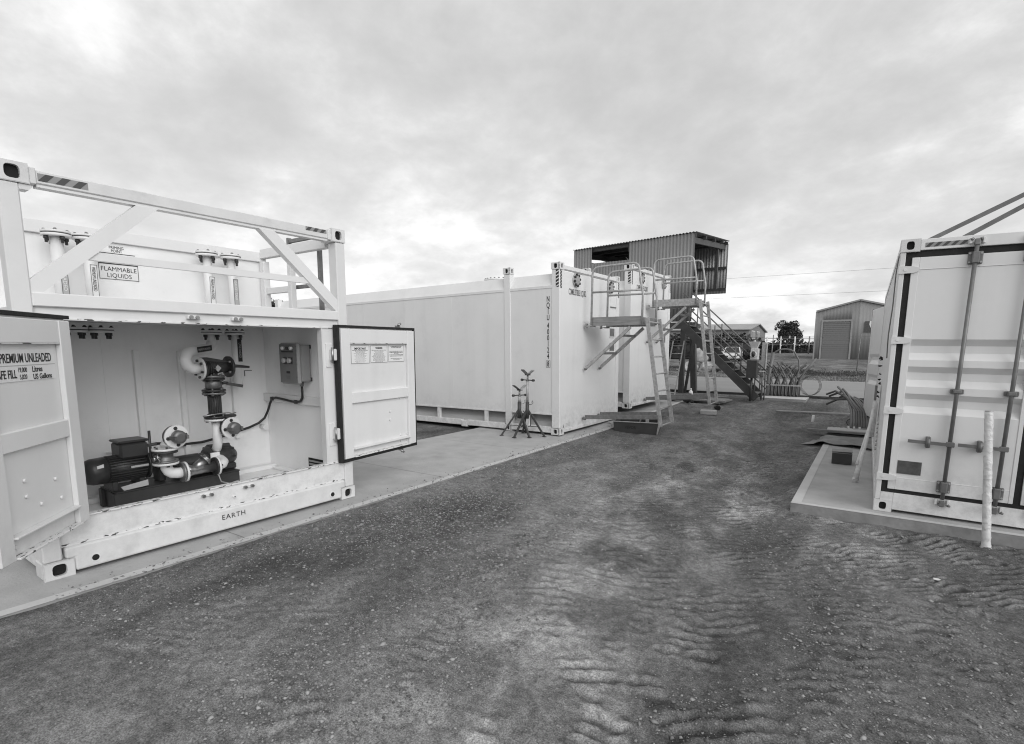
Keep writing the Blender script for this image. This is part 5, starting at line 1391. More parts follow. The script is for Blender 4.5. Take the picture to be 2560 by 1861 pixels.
# ------------------------------------------------------------------ hopper unit and switch cabinet at the foot of the stairs
hp = world_thing('hopper_unit', 'small pale hopper machine on a dark cabinet at the foot of the stairs', 'hopper', (-2.53, 14.75, 0.26))
OFF = (-2.53, 14.75, 0.26)
T([(-2.55, 14.78, 0.24), (-2.55, 14.78, 0.86)], 0.03, 10).build('stand_post', 'stair_steel', hp)
B(-2.67, -2.43, 14.68, 14.90, 0.83, 1.275, c=0.006).build('cabinet', 'skid_paint', hp)
B(-2.675, -2.425, 14.675, 14.905, 1.276, 1.30, c=0.004).build('cabinet_top', 'galv_dark', hp)
B(-2.60, -2.42, 14.70, 14.88, 1.3005, 1.58, c=0.01).build('drive_box', 'hopper_metal', hp)
MB().tube([(-2.52, 14.66, 1.36), (-2.59, 14.66, 1.40), (-2.59, 14.66, 1.47), (-2.52, 14.66, 1.52), (-2.46, 14.66, 1.47), (-2.46, 14.66, 1.40)], 0.013, 6, closed=True).build('guard_ring', 'plastic_white', hp)
T([(-2.525, 14.66, 1.37), (-2.525, 14.66, 1.51)], 0.035, 8).build('roller', 'black_iron', hp)
mb = MB()
tp = [(-2.655, 14.67, 1.75), (-2.405, 14.67, 1.75), (-2.405, 14.92, 1.75), (-2.655, 14.92, 1.75)]; bt_ = [(-2.585, 14.74, 1.5805), (-2.465, 14.74, 1.5805), (-2.465, 14.86, 1.5805), (-2.585, 14.86, 1.5805)]
for i in range(4):
    j = (i + 1) % 4; mb.quad(bt_[i], bt_[j], tp[j], tp[i])
o = mb.build('hopper_cone', 'hopper_metal', hp); md = o.modifiers.new('t', 'SOLIDIFY'); md.thickness = 0.006
T([(-2.53, 14.79, 1.66), (-2.53, 14.79, 1.78), (-2.53, 14.79, 1.80)], [0.03, 0.03, 0.015], 8).build('hopper_knob', 'galvanised', hp)
OFF = None
sw = world_thing('switch_cabinet', 'tall narrow metal switch cabinet on a pipe post right of the hopper', 'cabinet', (-2.36, 15.35, 0.27))
OFF = (-2.36, 15.35, 0.27)
B(-2.44, -2.32, 15.30, 15.45, 1.05, 1.74, c=0.01).build('cabinet_body', 'galvanised', sw)
B(-2.335, -2.325, 15.285, 15.2995, 1.08, 1.71).build('door_edge', 'dull_steel', sw)
T([(-2.385, 15.36, 0.24), (-2.385, 15.36, 1.06)], 0.026, 10).build('post', 'galv_dark', sw)
T([(-2.32, 15.36, 0.24), (-2.32, 15.36, 0.95), (-2.35, 15.36, 1.06)], 0.018, 8).build('conduit', 'conduit', sw)
B(-2.46, -2.34, 15.26, 15.32, 0.985, 1.005).build('bracket', 'plastic_white', sw)
B(-2.42, -2.35, 15.25, 15.34, 0.86, 0.96, c=0.01).build('junction_box', 'dull_steel', sw)
OFF = None

# ------------------------------------------------------------------ conduit stub-up on the pad
cu = world_thing('conduit_rack', 'rack of bent grey conduits fanning up from the concrete pad', 'conduits', (-2.0, 16.35, 0.285))
for i in range(9):
    x = -0.36 + i * 0.09
    s_ = 1 if i % 2 == 0 else -1
    b_ = 0.30 + 0.10 * ((i * 37) % 5) / 5
    T([(x, 0, 0), (x, 0, 0.32), (x + s_ * 0.05, 0.02, 0.52), (x + s_ * 0.16, 0.05, 0.74), (x + s_ * b_, 0.10, 0.93)], 0.021, 8).build('conduit', 'conduit' if i % 3 else 'conduit_dark', cu)
    T([(x + 0.035, 0.06, 0), (x + 0.035, 0.06, 0.30), (x + 0.035 - s_ * 0.06, 0.09, 0.5), (x + 0.035 - s_ * 0.2, 0.12, 0.72), (x + 0.035 - s_ * 0.38, 0.16, 0.86)], 0.021, 8).build('conduit', 'conduit_dark' if i % 3 else 'conduit', cu)
T([(-0.39, -0.04, 0), (-0.38, -0.04, 0.5), (-0.30, -0.03, 1.20)], 0.045, 12).build('large_conduit', 'conduit', cu)
T([(-0.28, 0, 1.20)] + [(-0.02 + 0.27 * math.cos(a), 0, 1.13 + 0.16 * math.sin(a)) for a in np.linspace(2.8, 0.5, 8)] + [(0.33, 0, 1.0), (0.36, 0, 0.75), (0.30, 0, 0.5), (0.28, 0, 0)], 0.022, 8).build('hoop_conduit', 'conduit', cu)
T([(0.36, 0.03, 0), (0.37, 0.03, 0.45), (0.50, 0.04, 0.72), (0.74, 0.06, 1.05)], 0.022, 8).build('conduit', 'conduit', cu)
B(-0.44, 0.44, -0.085, -0.065, 0.29, 0.325).build('clamp_bar', 'galvanised', cu)
wr = T([(0, 0, 0)] + [(0.30 + 0.24 * math.cos(a) + 0.02 * k, 0.05 * k, 0.30 + 0.26 * math.sin(a)) for k in range(3) for a in np.linspace(-2.6, 3.4, 16)] + [(0.3, 0.1, 0.02), (0.8, -0.1, 0.0), (1.2, -0.5, 0.0)], 0.007, 5).build('wire_coil', 'wire', loc=(-1.68, 16.4, 0.30))
tag(wr, 'loop of thin wire springing from the conduits on the pad', 'wire')
# bundle of conduits lying by the right slab
cbn = world_thing('conduit_bundle', 'bundle of long dark conduits splaying out behind the right container', 'conduits', (-0.15, 12.85, 0.0))
tips = [(-0.47, 1.35, 0.72), (-0.37, 1.15, 0.69), (-0.70, 1.75, 0.57), (-0.64, 1.75, 0.53), (-0.66, 1.15, 0.38), (-0.52, 2.0, 0.58), (-0.45, 1.7, 0.50), (-0.40, 1.9, 0.47), (-0.25, 1.6, 0.45)]
for i in range(9):
    x = -0.12 + i * 0.043
    tx_, ty_, tz_ = tips[i]
    pk_ = 0.54 if i > 1 else 0.46
    T([(x, -0.30, 0.0), (x, -0.1, 0.10), (x - 0.03, 0.35, 0.27), (x * 0.5 + tx_ * 0.36, 0.85, pk_ - 0.01 * i), (x * 0.2 + tx_ * 0.72, 1.25 if i > 1 else 1.05, tz_ + (0.06 if i > 1 else -0.08)), (tx_, ty_, tz_ - (0.05 if i > 1 else 0))], 0.024, 8).build('conduit', 'conduit_dark' if i > 1 else 'conduit', cbn)
for k, (z, w_) in enumerate(((0.12, 0.24),)):
    T([(0.03 + w_ * math.cos(a), 0.0 + 0.14 * k + 0.10 * math.sin(a), 0.08 + 0.08 * k + 0.10 * math.sin(a)) for a in np.linspace(0, 2 * math.pi, 20, endpoint=False)], 0.007, 6, closed=True).build('strap', 'rubber', cbn)
for i in range(3):
    o = B(-0.018, 0.018, -0.012, 0.012, 0, 0.10, c=0.004).build('white_stub', 'plastic_white', loc=(-0.28 + i * 0.085, 12.45, -0.05), rot=(0.15, -0.35 + 0.1 * i, 0))
    tag(o, ('leftmost', 'middle', 'rightmost')[i] + ' of three white stubs standing at the foot of the conduit bundle', 'stub', 'white stubs by the conduit bundle')
o = MB().bar((-0.85, 0, 0), (0.85, 0.1, 0.02), 0.05, 0.02).build('timber_batten', 'plywood', loc=(-0.95, 13.9, gz(-0.95, 13.9) + 0.03), rot=(0, 0, 0.05))
tag(o, 'long pale batten lying on the dirt before the conduit bundle', 'batten')
o = T([(0, 0, -0.1), (0.02, -0.02, 0.14)], 0.028, 10).build('pipe_stub', 'plastic_white', loc=(-0.98, 12.9, gz(-0.98, 12.9)))
tag(o, 'short white pipe stub sticking out of the dirt', 'pipe')

# ------------------------------------------------------------------ things lying on the right slab
zt = ZR
o = B(-0.68, 0.6, -0.75, 0.75, 0, 0.012).build('plywood_sheet', 'plywood', loc=(0.02, 12.45, zt + 0.045), rot=(0, 0, 0.02))
tag(o, 'pale plywood sheet on the far slab behind the tarpaulin', 'plywood')
o = B(-0.6, 0.6, -0.05, 0.05, 0, 0.04, c=0.003).build('timber_board', 'timber', loc=(-0.35, 11.55, zt + 0.07), rot=(0, 0, -0.02))
tag(o, 'long grey board jutting out beside the tarpaulin', 'board')
n1_, n2_ = 34, 26
mb = MB()
tarp_o = []
for j in range(n2_ + 1):
    for i in range(n1_ + 1):
        u, v = i / n1_, j / n2_
        x = -0.95 + 1.15 * u + 0.10 * math.sin(3 * v); y = 10.25 + 1.2 * v + (0.35 - 0.55 * u) * (1 - v) * 0.7
        e_ = min(u * 3.2, 1) * min((1 - v) * 3 + 0.15, 1)
        z = zt + 0.02 + 0.06 * e_ * float(fbm(np.array([u * 4.5]), np.array([v * 3.5]), 3, 15)[0]) + 0.03 * math.sin(u * 11 + v * 6 + 2 * math.sin(v * 7)) * e_ * 0.6
        if x < -0.62: z -= 0.06 * min(1, (-0.62 - x) / 0.12)
        mb.v.append((x, y, z))
for j in range(n2_):
    for i in range(n1_):
        a = j * (n1_ + 1) + i; mb.f.append([a, a + 1, a + n1_ + 2, a + n1_ + 1]); mb.sm.append(True)
o = mb.build('tarpaulin', 'tarp'); md = o.modifiers.new('t', 'SOLIDIFY'); md.thickness = 0.006
tag(o, 'crumpled dark tarpaulin lying across the end of the right slab', 'tarpaulin')
bx = world_thing('cardboard_box', 'small dark open-topped box on the right slab', 'box', (-0.265, 8.75, zt + 0.002), 0.05)
B(-0.12, 0.12, -0.1, 0.1, 0.0, 0.155, c=0.004).build('box_body', 'skid_paint', bx)
MB().bar((-0.125, 0.10, 0.160), (0.125, 0.10, 0.168), 0.25, 0.006).build('box_flap', 'galv_dark', bx)
wf = world_thing('wrapped_trestle', 'pair of white plastic-wrapped legs leaning against the right container side', 'wrapped legs', (-0.05, 7.55, zt + 0.002))
T([(-0.02, 0, 0.02), (0.0, 0.02, 0.18), (0.05, 0.15, 0.45), (0.10, 0.45, 0.86)], [0.032, 0.028, 0.018, 0.02], 8).build('leg', 'wrap', wf)
T([(-0.02, 0.0, 0.22), (0.02, 0.2, 0.40), (0.07, 0.5, 0.62), (0.105, 0.75, 0.88)], [0.016, 0.016, 0.016, 0.016], 8).build('leg', 'wrap', wf)
T([(0.10, 0.5, 0.50), (0.11, 0.6, 0.9), (0.105, 0.6, 0.95)], [0.03, 0.032, 0.02], 8).build('wrapped_bundle', 'wrap', wf)
T([(-0.03, 0.0, 0.0), (-0.025, 0, 0.06)], [0.028, 0.024], 8).build('foot', 'wrap', wf)

# ------------------------------------------------------------------ right container with closed cargo doors
cr_ = thing('shipping_container', 'white shipping container at right with closed doors and steel locking rods', 'container',
            (0.108, 6.3076, ZR + 0.002), (0, 0.009, math.radians(0.391)))
W3, H3, L3 = 2.08, 2.598, 6.05
casting(cr_, 0.0, 0.150, -0.008, 0.16, 0.0, 0.116, side='L', wide=False)
casting(cr_, W3 - 0.150, W3, -0.008, 0.16, 0.0, 0.116, side='R', wide=False)
casting(cr_, 0.0, 0.150, -0.008, 0.16, H3 - 0.116, H3, side='L', wide=False)
casting(cr_, W3 - 0.150, W3, -0.008, 0.16, H3 - 0.116, H3, side='R', wide=False)
for xa in (0.0, W3 - 0.05):
    B(xa + 0.004, xa + 0.048, 0.0, 0.12, 0.1165, H3 - 0.1165, c=0.006).build('corner_post', WW, cr_)
    B(xa + 0.004, xa + 0.048, L3 - 0.12, L3, 0.0, H3, c=0.006).build('corner_post', WP, cr_)
B(0.1505, W3 - 0.1505, 0.0, 0.09, H3 - 0.105, H3 - 0.006, c=0.004).build('door_header', WP, cr_)
B(0.1505, W3 - 0.1505, 0.0, 0.09, 0.03, 0.195, c=0.004).build('door_sill', WP, cr_)
for xa in (0.049, W3 - 0.1503):
    B(xa, xa + 0.1012, 0.001, 0.09, 0.1165, 0.195).build('sill_end', WP, cr_)
# wall the doors close against
g = MB()
g.box(0.049, W3 - 0.049, 0.020, 0.05, 2.432, 2.492)
g.box(0.049, W3 - 0.049, 0.020, 0.05, 0.196, 0.232)
for xa, xb in ((0.049, 0.098), (1.016, 1.064), (W3 - 0.098, W3 - 0.049)):
    g.box(xa, xb, 0.020, 0.05, 0.2325, 2.4315)
g.build('door_seal', 'rubber', cr_)
def cargo_door(x0, x1, hinge_left):
    d = B(x0, x1, 0.0595, 0.075, 0.233, 2.431).build('door', WP, cr_)
    a, b_ = x0 + 0.058, x1 - 0.032
    # frame members
    for q in ((x0, a, 0.233, 2.431), (b_, x1, 0.233, 2.431)):
        B(q[0] + 0.0005, q[1] - 0.0005, 0.006, 0.059, q[2], q[3], c=0.003).build('door_stile', WP, d)
    B(a, b_, 0.008, 0.059, 2.318, 2.431, c=0.003).build('door_top_rail', WP, d)
    B(a, b_, 0.008, 0.059, 0.233, 0.352, c=0.003).build('door_bottom_rail', WP, d)
    pr = [(0.011, 0.3525), (0.011, 0.985), (0.058, 1.048), (0.058, 1.118), (0.011, 1.172), (0.011, 1.238), (0.058, 1.302), (0.058, 1.372), (0.011, 1.428), (0.011, 1.490), (0.058, 1.556), (0.058, 1.622), (0.011, 1.682), (0.011, 2.3175)]
    mb = MB()
    for i in range(len(pr) - 1):
        (y0, z0), (y1, z1) = pr[i], pr[i + 1]
        mb.quad((a, y0, z0), (b_, y0, z0), (b_, y1, z1), (a, y1, z1))
    for x in (a, b_):   # trough ends
        for t in ((0.985, 1.048, 1.118, 1.172), (1.238, 1.302, 1.372, 1.428), (1.490, 1.556, 1.622, 1.682)):
            mb.quad((x, 0.011, t[0]), (x, 0.058, t[1]), (x, 0.058, t[2]), (x, 0.011, t[3]))
    mb.build('door_skin', WP, d)
    for z in (2.322, 0.350):
        T([(a, 0.0095, z), (b_, 0.0095, z)], 0.004, 5).build('weld_bead', WP, d)
    for z in (2.325, 1.675, 1.005, 0.352):
        xh = x0 - 0.045 if hinge_left else x1 + 0.045
        sg = 1 if hinge_left else -1
        poly = [(xh - sg * 0.05, z - 0.038), (xh + sg * 0.07, z - 0.034), (xh + sg * 0.105, z - 0.018), (xh + sg * 0.105, z + 0.012), (xh + sg * 0.06, z + 0.026), (xh - sg * 0.05, z + 0.034)]
        h = MB().prism(poly, 'xz', -0.012, 0.0055).build('hinge', WW, d)
        T([(xh, -0.016, z - 0.002), (xh, -0.0118, z - 0.002)], 0.014, 6).build('hinge_nut', WP, h)
    return d
d1_ = cargo_door(0.098, 1.015, True)
d2_ = cargo_door(1.065, W3 - 0.098, False)
def lock_rod(d, x, hx):
    RS = 'rod_steel'
    r = T([(x - 0.012, -0.028, 0.20), (x + 0.012, -0.028, 2.50)], 0.0165, 12).build('locking_rod', RS, d)
    for z, hh, xo in ((2.395, 0.055, 0.012), (0.315, 0.055, -0.012)):
        k = B(x + xo - 0.052, x + xo + 0.052, -0.012, 0.0055, z - hh, z + hh, c=0.006).build('rod_keeper', RS, d)
        B(x + xo - 0.026, x + xo + 0.026, -0.052, -0.0125, z - hh + 0.004, z + hh - 0.004, c=0.008).build('keeper_saddle', RS, k)
        for sx_ in (-1, 1):
            for sz_ in (-1, 1):
                T([(x + xo + sx_ * 0.040, -0.019, z + sz_ * 0.038), (x + xo + sx_ * 0.040, -0.0125, z + sz_ * 0.038)], 0.009, 8).build('keeper_bolt', 'galvanised', k)
    k = B(x - 0.05, x + 0.05, -0.012, 0.0105, 1.19, 1.232, c=0.006).build('rod_guide', RS, d)
    B(x - 0.03, x + 0.03, -0.05, -0.0125, 1.192, 1.230, c=0.008).build('guide_saddle', RS, k)
    for z, s_ in ((2.535, 1), (0.165, -1)):
        mb = MB()
        mb.box(x + 0.012 * s_ - 0.02, x + 0.012 * s_ + 0.02, -0.045, -0.008, z - 0.035, z + 0.02, c=0.006)
        for q in (-0.035, 0.03): mb.cyl((x + q, -0.03, z + 0.012 * s_), (x + q + 0.018, -0.018, z + 0.026 * s_), 0.014, 0.010, 8)
        mb.build('rod_cam', 'dull_steel', d)
        mb = MB(); mb.box(x + 0.012 * s_ - 0.055, x + 0.012 * s_ - 0.035, -0.03, 0.0, z - 0.02, z + 0.03, c=0.004); mb.box(x + 0.012 * s_ + 0.035, x + 0.012 * s_ + 0.055, -0.03, 0.0, z - 0.02, z + 0.03, c=0.004)
        mb.build('cam_keeper', WP, d, kind='stuff')
    h = MB().bar((x - 0.005, -0.045, 0.72), (x + hx, -0.05, 0.728), 0.030, 0.012, up=(0, 1, 0)).build('rod_handle', RS, d)
    B(x - 0.035, x + 0.028, -0.052, -0.02, 0.70, 0.745, c=0.005).build('handle_hub', RS, h)
    xc = x + hx * 0.52
    T([(xc, -0.062, 0.685), (xc, -0.062, 0.765)], 0.017, 10).build('handle_catch', RS, h)
    B(xc - 0.018, xc + 0.018, -0.035, 0.0105, 0.672, 0.778, c=0.006).build('handle_retainer', RS, h)
lock_rod(d1_, 0.535, -0.32)
lock_rod(d1_, 0.905, -0.32)
lock_rod(d2_, 1.175, 0.32)
lock_rod(d2_, 1.545, 0.32)
B(0.16, 0.345, 0.004, 0.0105, 0.395, 0.522).build('data_plate', 'printed_dark', d1_)
stripes(cr_, 0.184, 0.485, 2.518, 2.556, -0.0015, 5, slant=1)
# body
for xs, s_ in ((0.012, 1), (W3 - 0.012, -1)):
    mb = MB()
    for i in range(22):
        y0 = 0.125 + i * 0.262
        P_ = [(xs, y0), (xs, y0 + 0.07), (xs + 0.032 * s_, y0 + 0.11), (xs + 0.032 * s_, y0 + 0.20), (xs, y0 + 0.262)]
        for k in range(4):
            (xa, ya), (xb, yb) = P_[k], P_[k + 1]
            mb.quad((xa, ya, 0.14), (xa, ya, H3 - 0.08), (xb, yb, H3 - 0.08), (xb, yb, 0.14))
    mb.build('side_wall', WP, cr_)
for xa in (0.004, W3 - 0.064):
    B(xa, xa + 0.06, 0.17, L3 - 0.125, H3 - 0.075, H3 - 0.01, c=0.004).build('top_side_rail', WP, cr_)
    B(xa, xa + 0.05, 0.17, L3 - 0.125, 0.03, 0.139, c=0.004).build('bottom_side_rail', WP, cr_)
B(0.065, W3 - 0.065, 0.095, L3 - 0.05, H3 - 0.06, H3 - 0.03).build('roof', WP, cr_)
B(0.05, W3 - 0.05, L3 - 0.06, L3 - 0.02, 0.1, H3 - 0.07).build('rear_wall', WP, cr_)
# cables and hooks down the corner, dark lashing points along the side
T([(-0.004, 0.06, 2.46), (-0.012, 0.10, 2.30), (-0.010, 0.12, 2.0), (-0.02, 0.16, 1.72), (-0.012, 0.2, 1.5)], 0.006, 6).build('side_cable', 'galv_dark', cr_)
for i in range(8):
    z = 1.50 - i * 0.075 + random.uniform(-0.03, 0.03); q = random.uniform(0.015, 0.05)
    T([(0.0, 2.4, z), (-q * 0.6, 2.4, z + random.uniform(-0.01, 0.025)), (-q, 2.41, z + random.uniform(-0.02, 0.02))], [0.006, random.uniform(0.010, 0.018), 0.008], 6).build('lashing_clip', 'rubber', cr_)
B(-0.055, -0.03, 2.2, 2.5, 0.66, 1.12, c=0.004).build('side_bar', 'galv_dark', cr_)
for i in range(7):
    T([(-0.012, 1.3, 0.42 + i * 0.05), (0.004, 1.3, 0.42 + i * 0.05)], 0.016, 6).build('chain_link', 'galvanised', cr_)
# rear door leaf swung open beyond the container
lf = B(-1.02, 0.0, 0.036, 0.05, 0.28, 2.42).build('rear_door', WP, cr_, loc=(0.03, L3 + 0.03, 0), rot=(0, 0, math.radians(101 - 180)))
B(-1.032, -1.0205, -0.004, 0.052, 0.27, 2.43).build('door_seal', 'rubber', lf)
mb = MB()
pr = [(0.0, 0.28), (0.0, 0.92), (0.033, 1.0), (0.033, 1.06), (0.0, 1.12), (0.0, 1.32), (0.033, 1.40), (0.033, 1.46), (0.0, 1.52), (0.0, 2.42)]
for q in range(len(pr) - 1):
    (y0, z0), (y1, z1) = pr[q], pr[q + 1]
    mb.quad((-0.92, y0, z0), (-0.05, y0, z0), (-0.05, y1, z1), (-0.92, y1, z1))
mb.build('door_skin', WP, lf)
B(-1.02, -0.9205, -0.003, 0.0355, 0.28, 2.42, c=0.004).build('door_stile', WP, lf)
T([(-1.02, 0.02, 1.0), (-1.09, 0.02, 1.0), (-1.09, 0.02, 1.16), (-1.02, 0.02, 1.16)], 0.008, 6).build('pull_handle', 'plastic_white', lf)
# bars of a hoist folded on the roof
hb = sub_thing(cr_, 'roof_hoist', 'pair of slanting steel bars rising from the top of the right container', 'hoist', (0.2, 0.25, H3))
MB().bar((0.195, 0.14, H3 - 0.01), (1.75, 0.14, H3 + 0.80), 0.035, 0.035, up=(0, 1, 0)).build('bar', 'rod_steel', hb)
MB().bar((0.36, 0.55, H3 - 0.02), (1.75, 0.55, H3 + 0.82), 0.04, 0.04, up=(0, 1, 0)).build('bar', 'rod_steel', hb)
B(1.72, 1.80, 0.10, 0.60, H3 - 0.03, H3 + 0.88).build('mast', 'rod_steel', hb)
OFF = None
# plastic-wrapped post standing in front of the doors
wp = world_thing('wrapped_post', 'tall post wrapped in pale plastic leaning before the closed container doors', 'post', (0.935, 5.985, gz(0.935, 5.985) - 0.02))
zb_ = gz(0.935, 5.985) - 0.02
hgt = 1.0 - zb_
P0, P1 = Vector((0, 0, 0)), Vector((-0.075, 0.10, hgt))
pp, rr_ = [], []
for i in range(61):
    u = i / 60
    q = P0 + (P1 - P0) * u
    w_ = 0.030 + 0.0010 * math.sin(u * 70) + 0.001 * random.random()
    if u < 0.07: w_ += 0.008 * (1 - u / 0.07)
    pp.append(tuple(q)); rr_.append(w_)
T(pp, rr_, 18).build('wrapped_shaft', 'wrap', wp)
mb = MB()
hel = []
for i in range(220):
    u = 0.05 + 0.93 * i / 219
    q = P0 + (P1 - P0) * u; a = u * 2 * math.pi * 11
    hel.append((q.x + 0.0306 * math.cos(a), q.y + 0.0306 * math.sin(a), q.z + 0.012 * math.sin(a * 1.3)))
T(hel, 0.0025, 5).build('wrap_edge', 'wrap', wp)
T([tuple(P1), tuple(P1 + Vector((0, 0, 0.012)))], 0.029, 16).build('post_top', 'galvanised', wp)
fl_ = []
for i in range(14):
    a = 2 * math.pi * i / 14
    fl_.append((0.034 * math.cos(a) * random.uniform(0.85, 1.2), 0.034 * math.sin(a) * random.uniform(0.85, 1.2), random.uniform(0.0, 0.05)))
MB().tube(fl_, 0.010, 6, closed=True).build('wrap_skirt', 'wrap', wp)

# ------------------------------------------------------------------ far side of the road
def leaf_cloud(name, m, parent, n, sampler, size, kind=None, up=0.0):
    V, Fc = np.zeros((n * 4, 3)), np.arange(n * 4).reshape(n, 4)
    ctr = sampler(n)
    a = RNG.normal(size=(n, 3)); a /= np.linalg.norm(a, axis=1)[:, None]
    b_ = RNG.normal(size=(n, 3)); b_[:, 2] += up; b_ -= a * (a * b_).sum(1)[:, None]; b_ /= np.linalg.norm(b_, axis=1)[:, None]
    sz = size * RNG.uniform(0.5, 1.3, n)[:, None]
    for k, (p, q) in enumerate(((-1, -0.4), (0.2, -0.9), (1, 0.4), (-0.2, 0.9))):
        V[k::4] = ctr + a * sz * p * 0.5 + b_ * sz * q
    me = bpy.data.meshes.new(name); me.vertices.add(len(V)); me.vertices.foreach_set('co', V.ravel())
    me.loops.add(n * 4); me.loops.foreach_set('vertex_index', Fc.ravel()); me.polygons.add(n)
    me.polygons.foreach_set('loop_start', np.arange(0, n * 4, 4)); me.polygons.foreach_set('loop_total', np.full(n, 4)); me.update(); me.validate()
    me.materials.append(MAT[m])
    o = bpy.data.objects.new(name, me); C.objects.link(o)
    if parent: o.parent = parent
    if kind: o['kind'] = kind
    return o
def clumps(cl, jitter=1.0):
    cl = np.array(cl)
    def f(n):
        k = RNG.integers(0, len(cl), n); d = RNG.normal(size=(n, 3)); d /= np.linalg.norm(d, axis=1)[:, None]
        r = RNG.uniform(0.55, 1.05, n) ** 0.6
        return cl[k, :3] + d * (r * cl[k, 3])[:, None] * np.array([1, 1, 0.85])
    return f
def tree(label, x, y, h, wd, seed, n=2600, m='leaf_dark', lean=0.0):
    rs = np.random.default_rng(seed); z = gz(x, y)
    t = world_thing('tree', label, 'tree', (x, y, z))
    T([(0, 0, -0.2), (0.05, 0, h * 0.25), (0.1 + lean, 0.05, h * 0.6)], [h * 0.05, h * 0.035, h * 0.015], 8).build('trunk', 'bark', t)
    cl = []
    for i in range(6):
        a = rs.uniform(0, 6.28); T([(0.05, 0, h * 0.28), (math.cos(a) * wd * 0.2, math.sin(a) * wd * 0.2, h * 0.5), (math.cos(a) * wd * 0.36, math.sin(a) * wd * 0.36, h * 0.72)], [h * 0.02, h * 0.013, h * 0.006], 6).build('limb', 'bark', t)
    for i in range(34):
        a, r = rs.uniform(0, 6.28), wd * 0.42 * math.sqrt(rs.uniform())
        zz = h * rs.uniform(0.34, 0.92); k = 1 - ((zz / h - 0.55) / 0.5) ** 2 * 0.75
        cl.append((math.cos(a) * r * k + lean * zz / h, math.sin(a) * r * k, zz, wd * rs.uniform(0.09, 0.17)))
    leaf_cloud('crown', m, t, n, clumps(cl), wd * 0.035)
    return t
tree('dark round-crowned tree beyond the far fence, left of the big shed', -12.6, 108, 5.6, 6.2, 3, n=3600)
tree('dark bushy tree seen through the frame of the pump container', -42.3, 26.6, 5.6, 4.6, 5, n=3000)
# gable shed
sx0, sx1, sy = -5.42, 2.35, 66.0
zb = gz(-2, 66) - 0.05
sh = world_thing('workshop_shed', 'big grey steel shed with roller door and gable facing the yard', 'shed', ((sx0 + sx1) / 2, sy, zb))
OFF = ((sx0 + sx1) / 2, sy, zb)
mid = (sx0 + sx1) / 2; ev, pk = zb + 5.02, zb + 6.05
dx0, dx1, dz1 = -4.72, -2.18, zb + 3.95
def gtop(x): return ev + (pk - ev) * (1 - abs(x - mid) / (mid - sx0))
for a, b_, z0 in ((sx0, dx0, zb), (dx0, dx1, dz1), (dx1, mid, zb), (mid, sx1, zb)):
    corr(MB(), (a, sy), (b_, sy), gtop(a), gtop(b_), z0, z0, pitch=0.30, amp=0.012, spp=4).build('wall_sheet', 'shed_wall', sh)
B(dx0, dx1, sy + 0.05, sy + 0.12, zb, dz1).build('door_backing', 'shed_door', sh)
for i in range(20):
    z = zb + i * (dz1 - zb) / 20
    B(dx0 + 0.05, dx1 - 0.05, sy - 0.005, sy + 0.045, z, z + (dz1 - zb) / 20 - 0.025).build('door_slat', 'shed_door', sh)
for q in ((dx0 - 0.14, dx0 + 0.02, zb, dz1 + 0.02), (dx1 - 0.02, dx1 + 0.14, zb, dz1 + 0.02), (dx0 - 0.14, dx1 + 0.14, dz1 + 0.021, dz1 + 0.2)):
    B(q[0], q[1], sy - 0.08, sy - 0.035, q[2], q[3]).build('door_trim', 'shed_trim', sh)
for a, b_ in (((sx0, ev), (mid, pk)), ((mid, pk), (sx1, ev))):
    MB().bar((a[0], sy - 0.06, a[1] + 0.05), (b_[0], sy - 0.06, b_[1] + 0.05), 0.12, 0.16).build('barge_board', 'shed_trim', sh)
    mb = MB(); mb.quad((a[0], sy, a[1] + 0.09), (b_[0], sy, b_[1] + 0.09), (b_[0], sy + 14, b_[1] + 0.09), (a[0], sy + 14, a[1] + 0.09)); mb.build('roof', 'roof_sheet', sh)
B(sx0 - 0.03, sx0 + 0.1, sy - 0.04, sy + 0.1, zb, ev).build('corner_trim', 'shed_trim', sh)
for xx in (sx0, sx1):
    mb = MB(); mb.box(xx - 0.05, xx + 0.05, sy + 0.12, sy + 14, zb, ev); mb.build('side_wall', 'shed_wall', sh)
# sign on the shed, only partly in view
sgb = B(-1.0, 0.35, sy - 0.10, sy - 0.045, zb + 2.83, zb + 3.93).build('sign_board', 'printed_dark', sh)
MB().prism([(-0.60, zb + 3.93), (0.34, zb + 3.93), (0.34, zb + 3.02), (-0.22, zb + 3.02), (-0.50, zb + 3.30), (-0.62, zb + 3.6)], 'xz', sy - 0.115, sy - 0.102).build('sign_panel', 'decal_white', sgb)
text('sign_lettering', 'RE', 0.26, 'ink', sgb, (-0.28, sy - 0.118, zb + 3.66), sx=0.9, bold=0.006)
OFF = None
# low house behind the hedge
hz = gz(-14, 74) - 0.1
hs = world_thing('low_building', 'low long building with pale sheet roof behind the hedge', 'building', (-18, 76, hz))
A_, B_ = Vector((-12.9, 71.0)), Vector((-12.75, 82.0)); M_ = Vector((-12.8, 76.5)); Ldir = Vector((-1.0, -0.10)).normalized()
ez, pz = 4.27, 5.05
def P3(v, z): return (v.x - (-18), v.y - 76, z - hz)
C_, D_, N_ = A_ + Ldir * 22, B_ + Ldir * 22, M_ + Ldir * 22
MB().quad(P3(A_, hz), P3(B_, hz), P3(B_, ez), P3(M_, pz), P3(A_, ez)).build('gable_wall', 'house_wall', hs)
MB().quad(P3(C_, hz), P3(A_, hz), P3(A_, ez), P3(C_, ez)).build('side_wall', 'house_wall', hs)
MB().quad(P3(D_, ez), P3(B_, ez), P3(B_, hz), P3(D_, hz)).build('side_wall', 'house_wall', hs)
e1 = Vector((0.25, -0.3)); e2 = Vector((0.25, 0.3)); e0 = Vector((0.25, 0))
